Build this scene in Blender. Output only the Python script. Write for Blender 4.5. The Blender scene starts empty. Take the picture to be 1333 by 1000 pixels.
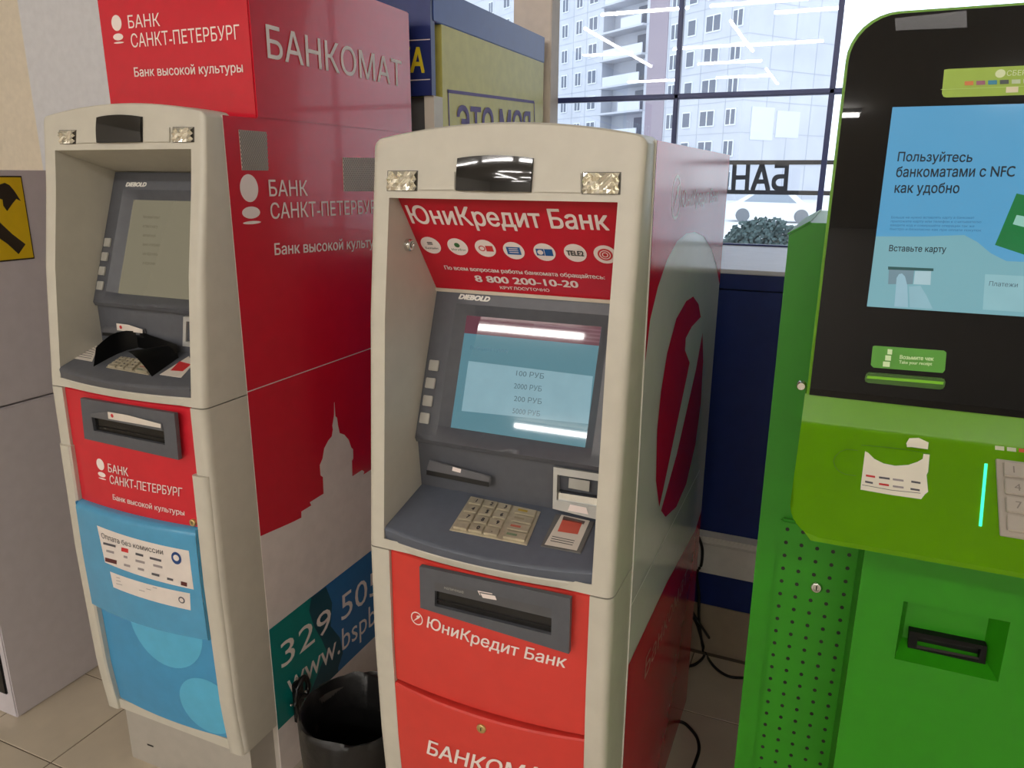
import bpy, bmesh, math, random
from mathutils import Vector, Matrix
from mathutils.geometry import tessellate_polygon, delaunay_2d_cdt
import numpy as np
random.seed(7)
# ---------------------------------------------------------------- camera, world, exposure
H = 1.42                                   # camera height above the floor
YAW, PIT, ROL, FPX = 0.40629622, 0.26903722, 0.00668329, 978.328
scene = bpy.context.scene
col = scene.collection
_fw = Vector((-math.sin(YAW) * math.cos(PIT), math.cos(YAW) * math.cos(PIT), -math.sin(PIT)))
_rt = Vector((math.cos(YAW), math.sin(YAW), 0)); _up = _rt.cross(_fw)
CR = _rt * math.cos(ROL) + _up * math.sin(ROL); CU = -_rt * math.sin(ROL) + _up * math.cos(ROL)
CAM = Vector((0, 0, H))
cd = bpy.data.cameras.new('camera'); cam = bpy.data.objects.new('camera', cd); col.objects.link(cam)
cd.sensor_fit = 'HORIZONTAL'; cd.sensor_width = 36; cd.lens = FPX * 36 / 1333; cd.clip_start = .02; cd.clip_end = 500
cam.matrix_world = Matrix.Translation(CAM) @ Matrix((CR, CU, -_fw)).transposed().to_4x4()
scene.camera = cam
SKY = 1.9; TUBE = 75.0
w = bpy.data.worlds.new('overcast'); scene.world = w; w.use_nodes = True
bg = w.node_tree.nodes['Background']; bg.inputs[0].default_value = (.86, .93, 1, 1); bg.inputs[1].default_value = SKY
scene.view_settings.view_transform = 'Standard'; scene.view_settings.look = 'None'
scene.view_settings.exposure = 0.25; scene.view_settings.gamma = 1; scene.view_settings.use_curve_mapping = False
scene.cycles.use_denoising = True; scene.cycles.max_bounces = 8; scene.cycles.sample_clamp_indirect = 4
scene.cycles.caustics_reflective = False

# ---------------------------------------------------------------- pixel -> world surfaces
def ray(px, py): return (_fw + CR * ((px - 666.5) / FPX) - CU * ((py - 500) / FPX))
class Plane:
    def __init__(s, p, n):
        s.p = Vector(p); s.n = Vector(n).normalized()
        if s.n.dot(CAM - s.p) < 0: s.n = -s.n
    def hit(s, px, py):
        d = ray(px, py); return CAM + d * ((s.p - CAM).dot(s.n) / d.dot(s.n))
    def lift(s, v, off): return v - s.n * (v - s.p).dot(s.n) + s.n * off
    def normal(s): return s.n
def PX(x): return Plane((x, 0, 0), (1, 0, 0))
def PY(y): return Plane((0, y, 0), (0, -1, 0))
def PZ(z): return Plane((0, 0, z), (0, 0, 1))
class YSurf:                                # y = fn(x, z), faces -y
    def __init__(s, fn): s.fn = fn; s.n = Vector((0, -1, 0))
    def hit(s, px, py):
        d = ray(px, py); y = s.fn(0, 1)
        for _ in range(12):
            v = CAM + d * (y / d.y); y = .5 * y + .5 * s.fn(v.x, v.z)
        return CAM + d * (y / d.y)
    def lift(s, v, off): return Vector((v.x, s.fn(v.x, v.z) - off, v.z))
    def normal(s): return s.n

# ---------------------------------------------------------------- materials
def lin(c):
    return tuple(((x / 255) / 12.92 if x / 255 <= .04045 else ((x / 255 + .055) / 1.055) ** 2.4) for x in c)
MATS = {}
def M(name, rgb=None, rough=.5, metal=0, spec=.5, coat=0, emit=0, var=.04, scale=30, bump=0, alpha=1):
    if name in MATS: return MATS[name]
    m = bpy.data.materials.new(name); m.use_nodes = True; MATS[name] = m
    nt = m.node_tree; b = nt.nodes['Principled BSDF']; c = lin(rgb)
    b.inputs['Roughness'].default_value = rough; b.inputs['Metallic'].default_value = metal
    b.inputs['Specular IOR Level'].default_value = spec
    b.inputs['Coat Weight'].default_value = coat; b.inputs['Coat Roughness'].default_value = .04
    tc = nt.nodes.new('ShaderNodeTexCoord'); ns = nt.nodes.new('ShaderNodeTexNoise')
    ns.inputs['Scale'].default_value = scale; ns.inputs['Detail'].default_value = 3
    nt.links.new(tc.outputs['Object'], ns.inputs['Vector'])
    rp = nt.nodes.new('ShaderNodeValToRGB')
    rp.color_ramp.elements[0].position = .3; rp.color_ramp.elements[1].position = .7
    rp.color_ramp.elements[0].color = (*[x * (1 - var) for x in c], 1); rp.color_ramp.elements[1].color = (*[min(1, x * (1 + var)) for x in c], 1)
    nt.links.new(ns.outputs['Fac'], rp.inputs['Fac'])
    if emit:
        b.inputs['Base Color'].default_value = (.01, .01, .01, 1)
        nt.links.new(rp.outputs['Color'], b.inputs['Emission Color']); b.inputs['Emission Strength'].default_value = emit
    else: nt.links.new(rp.outputs['Color'], b.inputs['Base Color'])
    if bump:
        bp = nt.nodes.new('ShaderNodeBump'); bp.inputs['Strength'].default_value = bump; bp.inputs['Distance'].default_value = .002
        nt.links.new(ns.outputs['Fac'], bp.inputs['Height']); nt.links.new(bp.outputs['Normal'], b.inputs['Normal'])
    return m
def thin_glass(name, tint=(1, 1, 1)):
    m = bpy.data.materials.new(name); m.use_nodes = True; nt = m.node_tree; nt.nodes.clear()
    o = nt.nodes.new('ShaderNodeOutputMaterial'); mx = nt.nodes.new('ShaderNodeMixShader'); fr = nt.nodes.new('ShaderNodeFresnel')
    fr.inputs[0].default_value = 1.6
    t = nt.nodes.new('ShaderNodeBsdfTransparent'); t.inputs[0].default_value = (*tint, 1)
    g = nt.nodes.new('ShaderNodeBsdfGlossy'); g.inputs['Roughness'].default_value = .01
    nt.links.new(fr.outputs[0], mx.inputs[0]); nt.links.new(t.outputs[0], mx.inputs[1]); nt.links.new(g.outputs[0], mx.inputs[2]); nt.links.new(mx.outputs[0], o.inputs[0])
    return m
def light_mat(name, rgb, k):
    m = bpy.data.materials.new(name); m.use_nodes = True; nt = m.node_tree; nt.nodes.clear()
    o = nt.nodes.new('ShaderNodeOutputMaterial'); e = nt.nodes.new('ShaderNodeEmission'); e.inputs[0].default_value = (*lin(rgb), 1); e.inputs[1].default_value = k
    nt.links.new(e.outputs[0], o.inputs[0]); return m
beige = M('beige plastic', (204, 199, 185), .42, var=.03)
beige_side = M('cabinet white', (214, 207, 198), .35, var=.03)
dgrey = M('dark grey plastic', (86, 88, 94), .42, var=.06, scale=60)
ledge_m = M('blue grey plastic', (92, 98, 110), .4, var=.05, scale=60)
black = M('black plastic', (16, 16, 17), .35)
blackgl = M('black gloss', (9, 10, 14), .06, coat=.5)
slotb = M('slot black', (20, 19, 18), .25)
steel = M('brushed steel', (206, 196, 172), .35, .45, var=.1, scale=80)
chrome = M('chrome', (220, 220, 215), .15, 1)
silver = M('silver plastic', (190, 190, 186), .3, .3)
whitep = M('white print', (246, 232, 226), .5, var=.01)
darkp = M('dark print', (60, 58, 62), .5)
redfront = M('orange red panel', (214, 62, 54), .3, var=.03, coat=.15)
redsign = M('sign red', (200, 26, 46), .3, var=.03)
crimson = M('crimson film', (206, 22, 46), .22, var=.03, coat=.3)
redside = M('gloss red film', (208, 22, 42), .15, var=.03, spec=.16)
whiteside = M('gloss white film', (226, 224, 216), .14, var=.02, spec=.25)

# ---------------------------------------------------------------- mesh helpers
def finish(name, bm, mat, parent, smooth=None, loc=None):
    me = bpy.data.meshes.new(name); bmesh.ops.recalc_face_normals(bm, faces=bm.faces) if smooth != 'keep' else None
    bm.to_mesh(me); bm.free()
    o = bpy.data.objects.new(name, me); col.objects.link(o)
    for m in (mat if isinstance(mat, (list, tuple)) else [mat]): me.materials.append(m)
    if isinstance(smooth, (int, float)):
        for p in me.polygons: p.use_smooth = True
        me.set_sharp_from_angle(angle=math.radians(smooth))
    base = parent if parent else None
    off = Vector((0, 0, 0)); q = parent
    while q: off += q.location; q = q.parent
    if loc: off = off  # kept simple: meshes hold world coordinates until here
    me.transform(Matrix.Translation(-off))
    if base: o.parent = base
    return o
def thing(name, loc, label, cat, group=None):
    o = bpy.data.objects.new(name, None); o.empty_display_size = .1; col.objects.link(o); o.location = loc
    return tag(o, label, cat, group)
def tag(o, label, cat, group=None):
    o['label'] = label; o['category'] = cat
    if group: o['group'] = group
    return o
def struct(o): o['kind'] = 'structure'; return o
def origin(o, loc):                         # move a top-level mesh's origin without moving it
    o.data.transform(Matrix.Translation(-Vector(loc))); o.location = loc; return o
def bbox(bm, x0, x1, y0, y1, z0, z1, bev=0, seg=2):
    r = bmesh.ops.create_cube(bm, size=1); vs = r['verts']
    for v in vs: v.co = Vector(((x0 + x1) / 2 + v.co.x * (x1 - x0), (y0 + y1) / 2 + v.co.y * (y1 - y0), (z0 + z1) / 2 + v.co.z * (z1 - z0)))
    if bev:
        es = list({e for v in vs for e in v.link_edges})
        bmesh.ops.bevel(bm, geom=es, offset=bev, segments=seg, affect='EDGES', clamp_overlap=True)
def box(name, parent, x0, x1, y0, y1, z0, z1, mat, bev=0):
    bm = bmesh.new(); bbox(bm, x0, x1, y0, y1, z0, z1, bev)
    return finish(name, bm, mat, parent, 40 if bev else None)
def grid(fn, us, vs, skip=None, bm=None):
    bm = bm or bmesh.new(); V = [[bm.verts.new(fn(u, v)) for v in vs] for u in us]
    for i in range(len(us) - 1):
        for j in range(len(vs) - 1):
            if skip and skip(i, j): continue
            try: bm.faces.new((V[i][j], V[i + 1][j], V[i + 1][j + 1], V[i][j + 1]))
            except ValueError: pass
    return bm
def lins(a, b, n): return [a + (b - a) * i / n for i in range(n + 1)]
def poly_pts(name, parent, pts, mat, thick=None):
    pts = [Vector(p) for p in pts]; bm = bmesh.new(); V = [bm.verts.new(p) for p in pts]; n = len(pts)
    B = [bm.verts.new(p + Vector(thick)) for p in pts] if thick else None
    for t in tessellate_polygon([pts]):
        bm.faces.new([V[i] for i in t])
        if B: bm.faces.new([B[i] for i in reversed(t)])
    if B:
        for i in range(n): bm.faces.new((V[i], V[(i + 1) % n], B[(i + 1) % n], B[i]))
    return finish(name, bm, mat, parent)
def poly(name, parent, surf, px, mat, off=.0006):
    """flat printed or stuck-on shape; px may hold pixels (2) or points (3)"""
    pts = [surf.lift(surf.hit(*p) if len(p) == 2 else Vector(p), off) for p in px]
    return poly_pts(name, parent, pts, mat)
def plate(name, parent, surf, px, mat, th=.004, bev=.001, off=0):
    pts = [surf.lift(surf.hit(*p) if len(p) == 2 else Vector(p), off) for p in px]
    bm = bmesh.new(); f = bm.faces.new([bm.verts.new(p) for p in pts])
    r = bmesh.ops.extrude_face_region(bm, geom=[f]); n = surf.normal()
    for g in r['geom']:
        if isinstance(g, bmesh.types.BMVert): g.co += n * th
    if bev: bmesh.ops.bevel(bm, geom=bm.edges[:], offset=bev, segments=2, affect='EDGES', clamp_overlap=True)
    return finish(name, bm, mat, parent, 40)
def axes(surf):
    n = surf.normal(); u = Vector((0, 0, 1)).cross(n)
    if u.length < .1: u = Vector((1, 0, 0))
    u.normalize()
    if u.dot(CR) < 0: u = -u
    v = n.cross(u)
    if v.z < 0 or (abs(v.z) < .05 and v.y < 0): v = -v
    return u, v
def disc_bm(bm, c, u, v, ru, rv, n=28, a0=0, a1=2 * math.pi):
    vs = [bm.verts.new(c + u * (ru * math.cos(a0 + (a1 - a0) * i / n)) + v * (rv * math.sin(a0 + (a1 - a0) * i / n))) for i in range(n)]
    bm.faces.new(vs)
def ell(name, parent, surf, c, ru, rv, mat, off=.0008, n=28):
    u, v = axes(surf); c3 = surf.hit(*c) if len(c) == 2 else Vector(c); bm = bmesh.new()
    disc_bm(bm, c3, u, v, ru, rv, n)
    for q in bm.verts: q.co = surf.lift(q.co, off)
    return finish(name, bm, mat, parent)
def ring(name, parent, surf, c, r, w_, mat, off=.0008, n=32, sx=1):
    u, v = axes(surf); c3 = surf.hit(*c) if len(c) == 2 else Vector(c)
    bm = grid(lambda a, k: surf.lift(c3 + u * (sx * (r - w_ * k) * math.cos(a)) + v * ((r - w_ * k) * math.sin(a)), off), lins(0, 2 * math.pi, n), [0, 1])
    return finish(name, bm, mat, parent)
def knob(name, parent, surf, c, r, h, mat, mat2=None, slot=True):
    u, v = axes(surf); n = surf.normal(); c3 = surf.lift(surf.hit(*c) if len(c) == 2 else Vector(c), 0); bm = bmesh.new()
    prof = [(r, -.002), (r, h * .6), (r * .9, h * .9), (r * .78, h), (r * .55, h), (r * .5, h * .8), (0.0001, h * .8)]
    grid(lambda a, k: c3 + (u * math.cos(a) + v * math.sin(a)) * prof[k][0] + n * prof[k][1], lins(0, 2 * math.pi, 20), range(len(prof)), bm=bm)
    o = finish(name, bm, mat, parent, 35)
    if slot:
        b2 = bmesh.new(); q = [c3 + u * a * r * .1 + v * b * r * .38 + n * (h * .8 + .0006) for a, b in ((-1, -1), (1, -1), (1, 1), (-1, 1))]
        b2.faces.new([b2.verts.new(p) for p in q]); lev = finish('keyhole', b2, mat2 or black, o if (parent and not parent.parent) else parent)
    return o
_tc = {}
def glyphs(body, bold, shear):
    k = (body, bold, shear)
    if k not in _tc:
        c = bpy.data.curves.new('t', 'FONT'); c.body = body; c.shear = shear; c.resolution_u = 3; c.fill_mode = 'NONE'
        o = bpy.data.objects.new('t', c); col.objects.link(o)
        me = bpy.data.meshes.new_from_object(o.evaluated_get(bpy.context.evaluated_depsgraph_get()))
        pv = [v.co.to_2d() for v in me.vertices]; ed = [tuple(e.vertices) for e in me.edges]
        ed = [((max(a, b), min(a, b)) if abs(a - b) > 1 else (min(a, b), max(a, b))) for a, b in ed]   # outlines run along the vertex order
        r = delaunay_2d_cdt(pv, ed, [], 0, 1e-6); V2, F2 = r[0], r[2]
        E_ = np.array([[*pv[a], *pv[b]] for a, b in ed]); Cc = np.array([[sum(V2[i].x for i in f) / len(f), sum(V2[i].y for i in f) / len(f)] for f in F2])
        cx_, cy_ = Cc[:, 0:1], Cc[:, 1:2]; ex0, ey0, ex1, ey1 = E_.T
        side = (ex1 - ex0) * (cy_ - ey0) - (cx_ - ex0) * (ey1 - ey0)
        wn = ((ey0 <= cy_) & (ey1 > cy_) & (side > 0)).sum(1) - ((ey0 > cy_) & (ey1 <= cy_) & (side < 0)).sum(1)
        vs = [Vector((p.x, p.y, 0)) for p in V2]; fs = [tuple(f) for f, q in zip(F2, wn) if q != 0]; n = len(vs); d = bold * .8
        sh = [(0, 0)] if not bold else [(-d, -d), (d, -d), (d, d), (-d, d)]
        _tc[k] = ([v + Vector((a, b, q * .00025)) for q, (a, b) in enumerate(sh) for v in vs], [tuple(i + n * j for i in f) for j in range(len(sh)) for f in fs])
        bpy.data.objects.remove(o); bpy.data.curves.remove(c); bpy.data.meshes.remove(me)
    return _tc[k]
def text(parent, body, surf, bl, br, tl, mat, off=.0009, bold=0, shear=0, vis=None, name='lettering', free=False, cap=None, flip=False, natural=False):
    vs, fs = glyphs(body, bold, shear)
    wv = glyphs(vis, bold, shear)[0] if vis else vs
    x0 = min(v.x for v in wv); x1 = max(v.x for v in wv)
    lat = all(ord(ch) < 128 for ch in body); hcap = cap or (.69 if lat else .728)
    P = [surf.hit(*p) if len(p) == 2 else Vector(p) for p in (bl, br, tl)]
    U = P[1] - P[0]; W_ = P[2] - P[0]
    if not free:
        n = surf.normal(); vd = n.cross(U).normalized()
        if vd.dot(W_) < 0: vd = -vd
        W_ = vd * W_.dot(vd)
    if natural: U = U.normalized() * (W_.length * (x1 - x0) / hcap)
    bm = bmesh.new(); q = []
    for v in vs:
        s = (v.x - x0) / (x1 - x0)
        if flip: s = 1 - s
        q.append(bm.verts.new(surf.lift(P[0] + U * s + W_ * (v.y / hcap), off + v.z)))
    for f in fs:
        try: bm.faces.new([q[i] for i in f])
        except ValueError: pass
    bmesh.ops.delete(bm, geom=[v for v in bm.verts if not v.link_faces], context='VERTS')
    return finish(name, bm, mat, parent)
def tube(name, pts, r, mat, parent=None, n=8, sub=6):
    P = [Vector(p) for p in pts]; path = []
    for i in range(len(P) - 1):
        p0, p1, p2, p3 = P[max(i - 1, 0)], P[i], P[i + 1], P[min(i + 2, len(P) - 1)]
        for k in range(sub):
            t = k / sub
            path.append(.5 * ((2 * p1) + (p2 - p0) * t + (2 * p0 - 5 * p1 + 4 * p2 - p3) * t * t + (3 * p1 - p0 - 3 * p2 + p3) * t ** 3))
    path.append(P[-1]); bm = bmesh.new(); rings = []
    for i, p in enumerate(path):
        d = (path[min(i + 1, len(path) - 1)] - path[max(i - 1, 0)]).normalized()
        a = d.cross(Vector((0, 0, 1))) if abs(d.z) < .9 else d.cross(Vector((1, 0, 0))); a.normalize(); b = d.cross(a)
        rings.append([bm.verts.new(p + a * (r * math.cos(2 * math.pi * k / n)) + b * (r * math.sin(2 * math.pi * k / n))) for k in range(n)])
    for A, B in zip(rings, rings[1:]):
        for k in range(n): bm.faces.new((A[k], A[(k + 1) % n], B[(k + 1) % n], B[k]))
    bm.faces.new(rings[0]); bm.faces.new(rings[-1])
    return finish(name, bm, mat, parent, 50)
def frame_bm(bm, surf, out, inn, th, depth):
    """flat frame with a hole: out/inn four corners (world), front proud by th, hole walls sunk by depth"""
    n = surf.normal(); O = [bm.verts.new(p + n * th) for p in out]; I = [bm.verts.new(p + n * th) for p in inn]
    OB = [bm.verts.new(p) for p in out]; IB = [bm.verts.new(p - n * depth) for p in inn]
    for k in range(4):
        j = (k + 1) % 4
        bm.faces.new((O[k], O[j], I[j], I[k])); bm.faces.new((OB[k], OB[j], O[j], O[k])); bm.faces.new((I[k], I[j], IB[j], IB[k]))
def stroke(parent, surf, px, wd, mat, off=.0008, name='joint_line'):
    P = [surf.hit(*p) for p in px]; u_, v_ = axes(surf); n = surf.normal(); bm = bmesh.new(); L = []
    for i, p in enumerate(P):
        d = (P[min(i + 1, len(P) - 1)] - P[max(i - 1, 0)]).normalized(); s = n.cross(d) * wd / 2
        L.append((bm.verts.new(surf.lift(p - s, off)), bm.verts.new(surf.lift(p + s, off))))
    for a, b in zip(L, L[1:]): bm.faces.new((a[0], a[1], b[1], b[0]))
    return finish(name, bm, mat, parent)
def interp(z, tab):
    t = sorted(tab)
    if z <= t[0][0]: return t[0][1]
    for (a, b), (c, d) in zip(t, t[1:]):
        if z <= c: 
            k = (z - a) / (c - a)
            return b + (d - b) * k
    return t[-1][1]

# ================================================================= ROOM
def tile_mat(name, base, grout, size, ox, oy):
    m = bpy.data.materials.new(name); m.use_nodes = True; nt = m.node_tree; b = nt.nodes['Principled BSDF']
    tc = nt.nodes.new('ShaderNodeTexCoord'); mp = nt.nodes.new('ShaderNodeMapping'); br = nt.nodes.new('ShaderNodeTexBrick')
    mp.inputs['Location'].default_value = (-ox, -oy, 0)
    br.offset = 0; br.inputs['Scale'].default_value = 1; br.inputs['Brick Width'].default_value = size; br.inputs['Row Height'].default_value = size
    br.inputs['Mortar Size'].default_value = .0025; br.inputs['Color1'].default_value = (*lin(base), 1)
    br.inputs['Color2'].default_value = (*[x * .94 for x in lin(base)], 1); br.inputs['Mortar'].default_value = (*lin(grout), 1)
    nt.links.new(tc.outputs['Object'], mp.inputs[0]); nt.links.new(mp.outputs[0], br.inputs[0]); nt.links.new(br.outputs[0], b.inputs['Base Color'])
    b.inputs['Roughness'].default_value = .3
    return m
TS = .2785; TX = -1.67; TY = .978
floor = struct(box('floor', None, -10, 4.7, -19, 2.95, -.2, -.003, tile_mat('floor tiles far', (196, 184, 164), (120, 108, 92), TS, TX, TY)))
tile_m = M('floor tile', (200, 187, 166), .28, var=.06, scale=9)
grout_m = M('grout', (108, 96, 82), .9)
box('grout_bed', floor, TX - 5 * TS, TX + 11 * TS, TY - 5 * TS, TY + 4 * TS + .02, -.003, -.0016, grout_m)
bm = bmesh.new(); bbox(bm, .0016, TS - .0016, .0016, TS - .0016, -.003, 0, .0008, 1)
t0 = finish('tile', bm, tile_m, floor); tm = t0.data
first = True
for i in range(-5, 11):
    for j in range(-5, 4):
        if first: o = t0; first = False
        else: o = t0.copy(); col.objects.link(o)
        o.location = (TX + i * TS, TY + j * TS, 0)
CEIL = H + 2.72
struct(box('ceiling', None, -10, 4.7, -19, 3.1, CEIL, CEIL + .1, M('ceiling paint', (226, 224, 218), .8)))
wallm = M('store wall paint', (222, 218, 210), .7)
struct(box('wall_front', None, -10, 4.7, -19.2, -19, -.2, CEIL, wallm))
struct(box('wall_right', None, 4.6, 4.7, -19, 3.1, -.2, CEIL, wallm))
struct(box('wall_left', None, -10.2, -10, -19, 3.1, -.2, CEIL, wallm))
YG = 2.9; YW = 2.11; SILL = H - .237
navy = M('navy enamel panel', (22, 44, 112), .42, var=.05, spec=.35)
navy2 = M('navy window frame', (34, 50, 108), .4)
# blue sill wall in front of the window, in two enamelled panels with a seam between them
wb = struct(box('wall_back', None, -1.0, 4.6, YW + .012, YG + .06, 0, SILL - .012, M('wall core', (40, 46, 80), .6)))
seam = H - .292
box('panel', wb, -1.0, 4.6, YW, YW + .012, seam + .002, SILL - .012, navy)
zsk = PY(YW).hit(898, 782).z
box('panel', wb, -1.0, 4.6, YW, YW + .012, zsk, seam - .002, navy)
box('window_sill', wb, -1.0, 4.6, YW - .006, YG, SILL - .012, SILL, M('sill white', (226, 226, 236), .3), .002)
bs = struct(box('baseboard_back', None, -1.0, 4.6, YW - .004, YW + .012, 0, zsk, M('skirting tile', (176, 160, 138), .35)))
zr0, zr1 = PY(YW - .05).hit(945, 752).z, PY(YW - .05).hit(945, 704.5).z
tr = struct(box('trim_1', None, -1.0, 4.6, YW - .05, YW - .0005, zr0, zr1, M('cable trunking', (244, 240, 232), .4), .003))
box('cover_lip', tr, -1.0, 4.6, YW - .053, YW - .05, zr1 - .022, zr1 - .016, M('trunking lip', (226, 222, 214), .4))
struct(box('wall_upper', None, -10, 4.7, YG - .02, YG + .1, H + 2.2, CEIL, wallm))
cream = M('cream wall paint', (238, 226, 206), .6)
struct(box('wall_back_left', None, -10, -2.3, YG - .02, YG + .1, -.2, H + 2.2, cream))
struct(box('wall_below_window', None, -2.3, -1.0, YG - .02, YG + .1, -.2, SILL, wallm))
# window: navy mullions and transoms, one glass object per pane
glass = thin_glass('window glass', (.96, .98, 1))
xs = [-2.3, -1.647, -1.126, -.605, -.084, .437, .958, 1.6, 2.4, 3.3, 4.58]; zs = [SILL, H + .284, H + .805, H + 1.5, H + 2.2]
win = struct(box('window_1', None, xs[0] - .03, xs[-1] + .03, YG - .03, YG + .03, zs[-1] - .03, zs[-1], navy2, .003))
for k, x in enumerate(xs): box('mullion', win, x - .009, x + .009, YG - .014, YG + .014, SILL, zs[-1] - .03, navy2, .003)
for z in zs[:-1]:
    box('transom', win, xs[0], xs[-1], YG - .014, YG + .014, z - (.010 if z > SILL else 0), z + (.009 if z > SILL else .006), navy2, .003)
for a, b in zip(xs, xs[1:]):
    for c, d in zip(zs, zs[1:]): box('pane', win, a + .008, b - .008, YG - .001, YG + .001, c + .004, d - .008, glass)
# pillars
pil = M('pillar paint peach', (226, 212, 200), .6)
struct(box('wall_pillar', None, -1.2, -1.05, 2.78, YG - .032, 0, CEIL, pil, .003))
struct(box('wall_pillar_left', None, -3.07, -1.98, 2.2, 2.6, 0, CEIL, M('pillar paint white', (218, 218, 222), .55), .004))

# ceiling lamps: linear tubes in white trays
lamp_m = light_mat('fluorescent tube', (255, 250, 246), TUBE); tray_m = M('lamp tray', (225, 225, 222), .4)
def lamp(x, y, L, along_x, first={}):
    k = (L, along_x)
    hx, hy = (L / 2, .03) if along_x else (.03, L / 2)
    lab = ('long white ceiling tube lamp running across the hall' if along_x else 'long white ceiling tube lamp running down the aisle')
    r = thing('ceiling_lamp_offscreen', (x, y, CEIL), lab, 'ceiling lamp', 'tube lamps under the hall ceiling')
    if k not in first:
        t = box('tray', r, x - hx, x + hx, y - hy, y + hy, CEIL - .05, CEIL, tray_m)
        z = CEIL - .078; a = Vector((1, 0, 0)) if along_x else Vector((0, 1, 0)); c = Vector((x, y, z))
        tb = tube('tube_offscreen', [c - a * (L / 2 - .02), c, c + a * (L / 2 - .02)], .024, lamp_m, r, 8, 1); first[k] = (t, tb)
    else:
        for q in first[k]:
            o = q.copy(); col.objects.link(o); o.parent = r
for y in (-8.6, -10.4, -12.2): lamp(-4.77, y - .8, 1.7, False)
for y in (-8.8, -10.6, -15.2, -16.9): lamp(-2.2, y - .9, 1.7, False)
for x, y in [(-5.4, -16.7), (-2.9, -13.8), (-2.9, -16.6), (-3.0, -11.4), (-1.5, -11.5), (-.7, -8.4), (-5.4, -11.6), (-3.1, -4.45), (-1.3, -4.45), (-4.9, -4.45), (.5, -4.45), (2.3, -4.45),
             (-3.4, -7.5), (-1.6, -7.5), (2.0, -7.5), (3.7, -4.45), (3.7, -7.5)]: lamp(x, y, 1.5, True)

# ================================================================= CASH MACHINES
def fascia(root, x0, x1, Yf, zs_, zo0, zo1, zt, arch, pf, ox0, ox1, mat):
    xc = (x0 + x1) / 2; hw = (x1 - x0) / 2
    C = [(x0, -.3), (x0, 0), (x0, .86), (x0 + .0015, .92), (x0 + .005, .97), (x0 + .010, .995), (x0 + .016, 1)]
    C += [(x, 1) for x in lins(ox0, ox1, 14)]
    C += [(x0 + x1 - x, m) for x, m in reversed(C[:7])]
    ztop = lambda x: zt + arch * (1 - ((x - xc) / hw) ** 2) - .009 * max(0, (abs(x - xc) / hw - .94) / .06) ** 2
    R = [('a', zs_, 1), ('a', zs_ + .006, 1), ('a', zo0, 1)] + [('a', z, 1) for z in lins(zo0, zo1, 12)[1:]]
    R += [('t', .25, 1), ('t', .55, 1), ('t', .9, 1), ('t', .97, .985), ('t', .992, .93), ('t', 1, .84), ('t', 1, .3), ('t', 1, 0), ('t', 1, -.6)]
    def fn(i, j):
        x, cm = C[i]; kind, z, rm = R[j]
        if kind == 't': z = zo1 + z * (ztop(x) - zo1)
        p = pf(z) * (min(cm, rm) if min(cm, rm) < 0 else cm * rm)
        return Vector((x, Yf - p, z))
    ci0, ci1 = 7, 7 + 14; rj0, rj1 = 2, 2 + 12
    bm = grid(fn, range(len(C)), range(len(R)), lambda i, j: ci0 <= i < ci1 and rj0 <= j < rj1)
    bmesh.ops.remove_doubles(bm, verts=bm.verts, dist=1e-6)
    return finish('fascia', bm, mat, root, 38)
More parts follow.
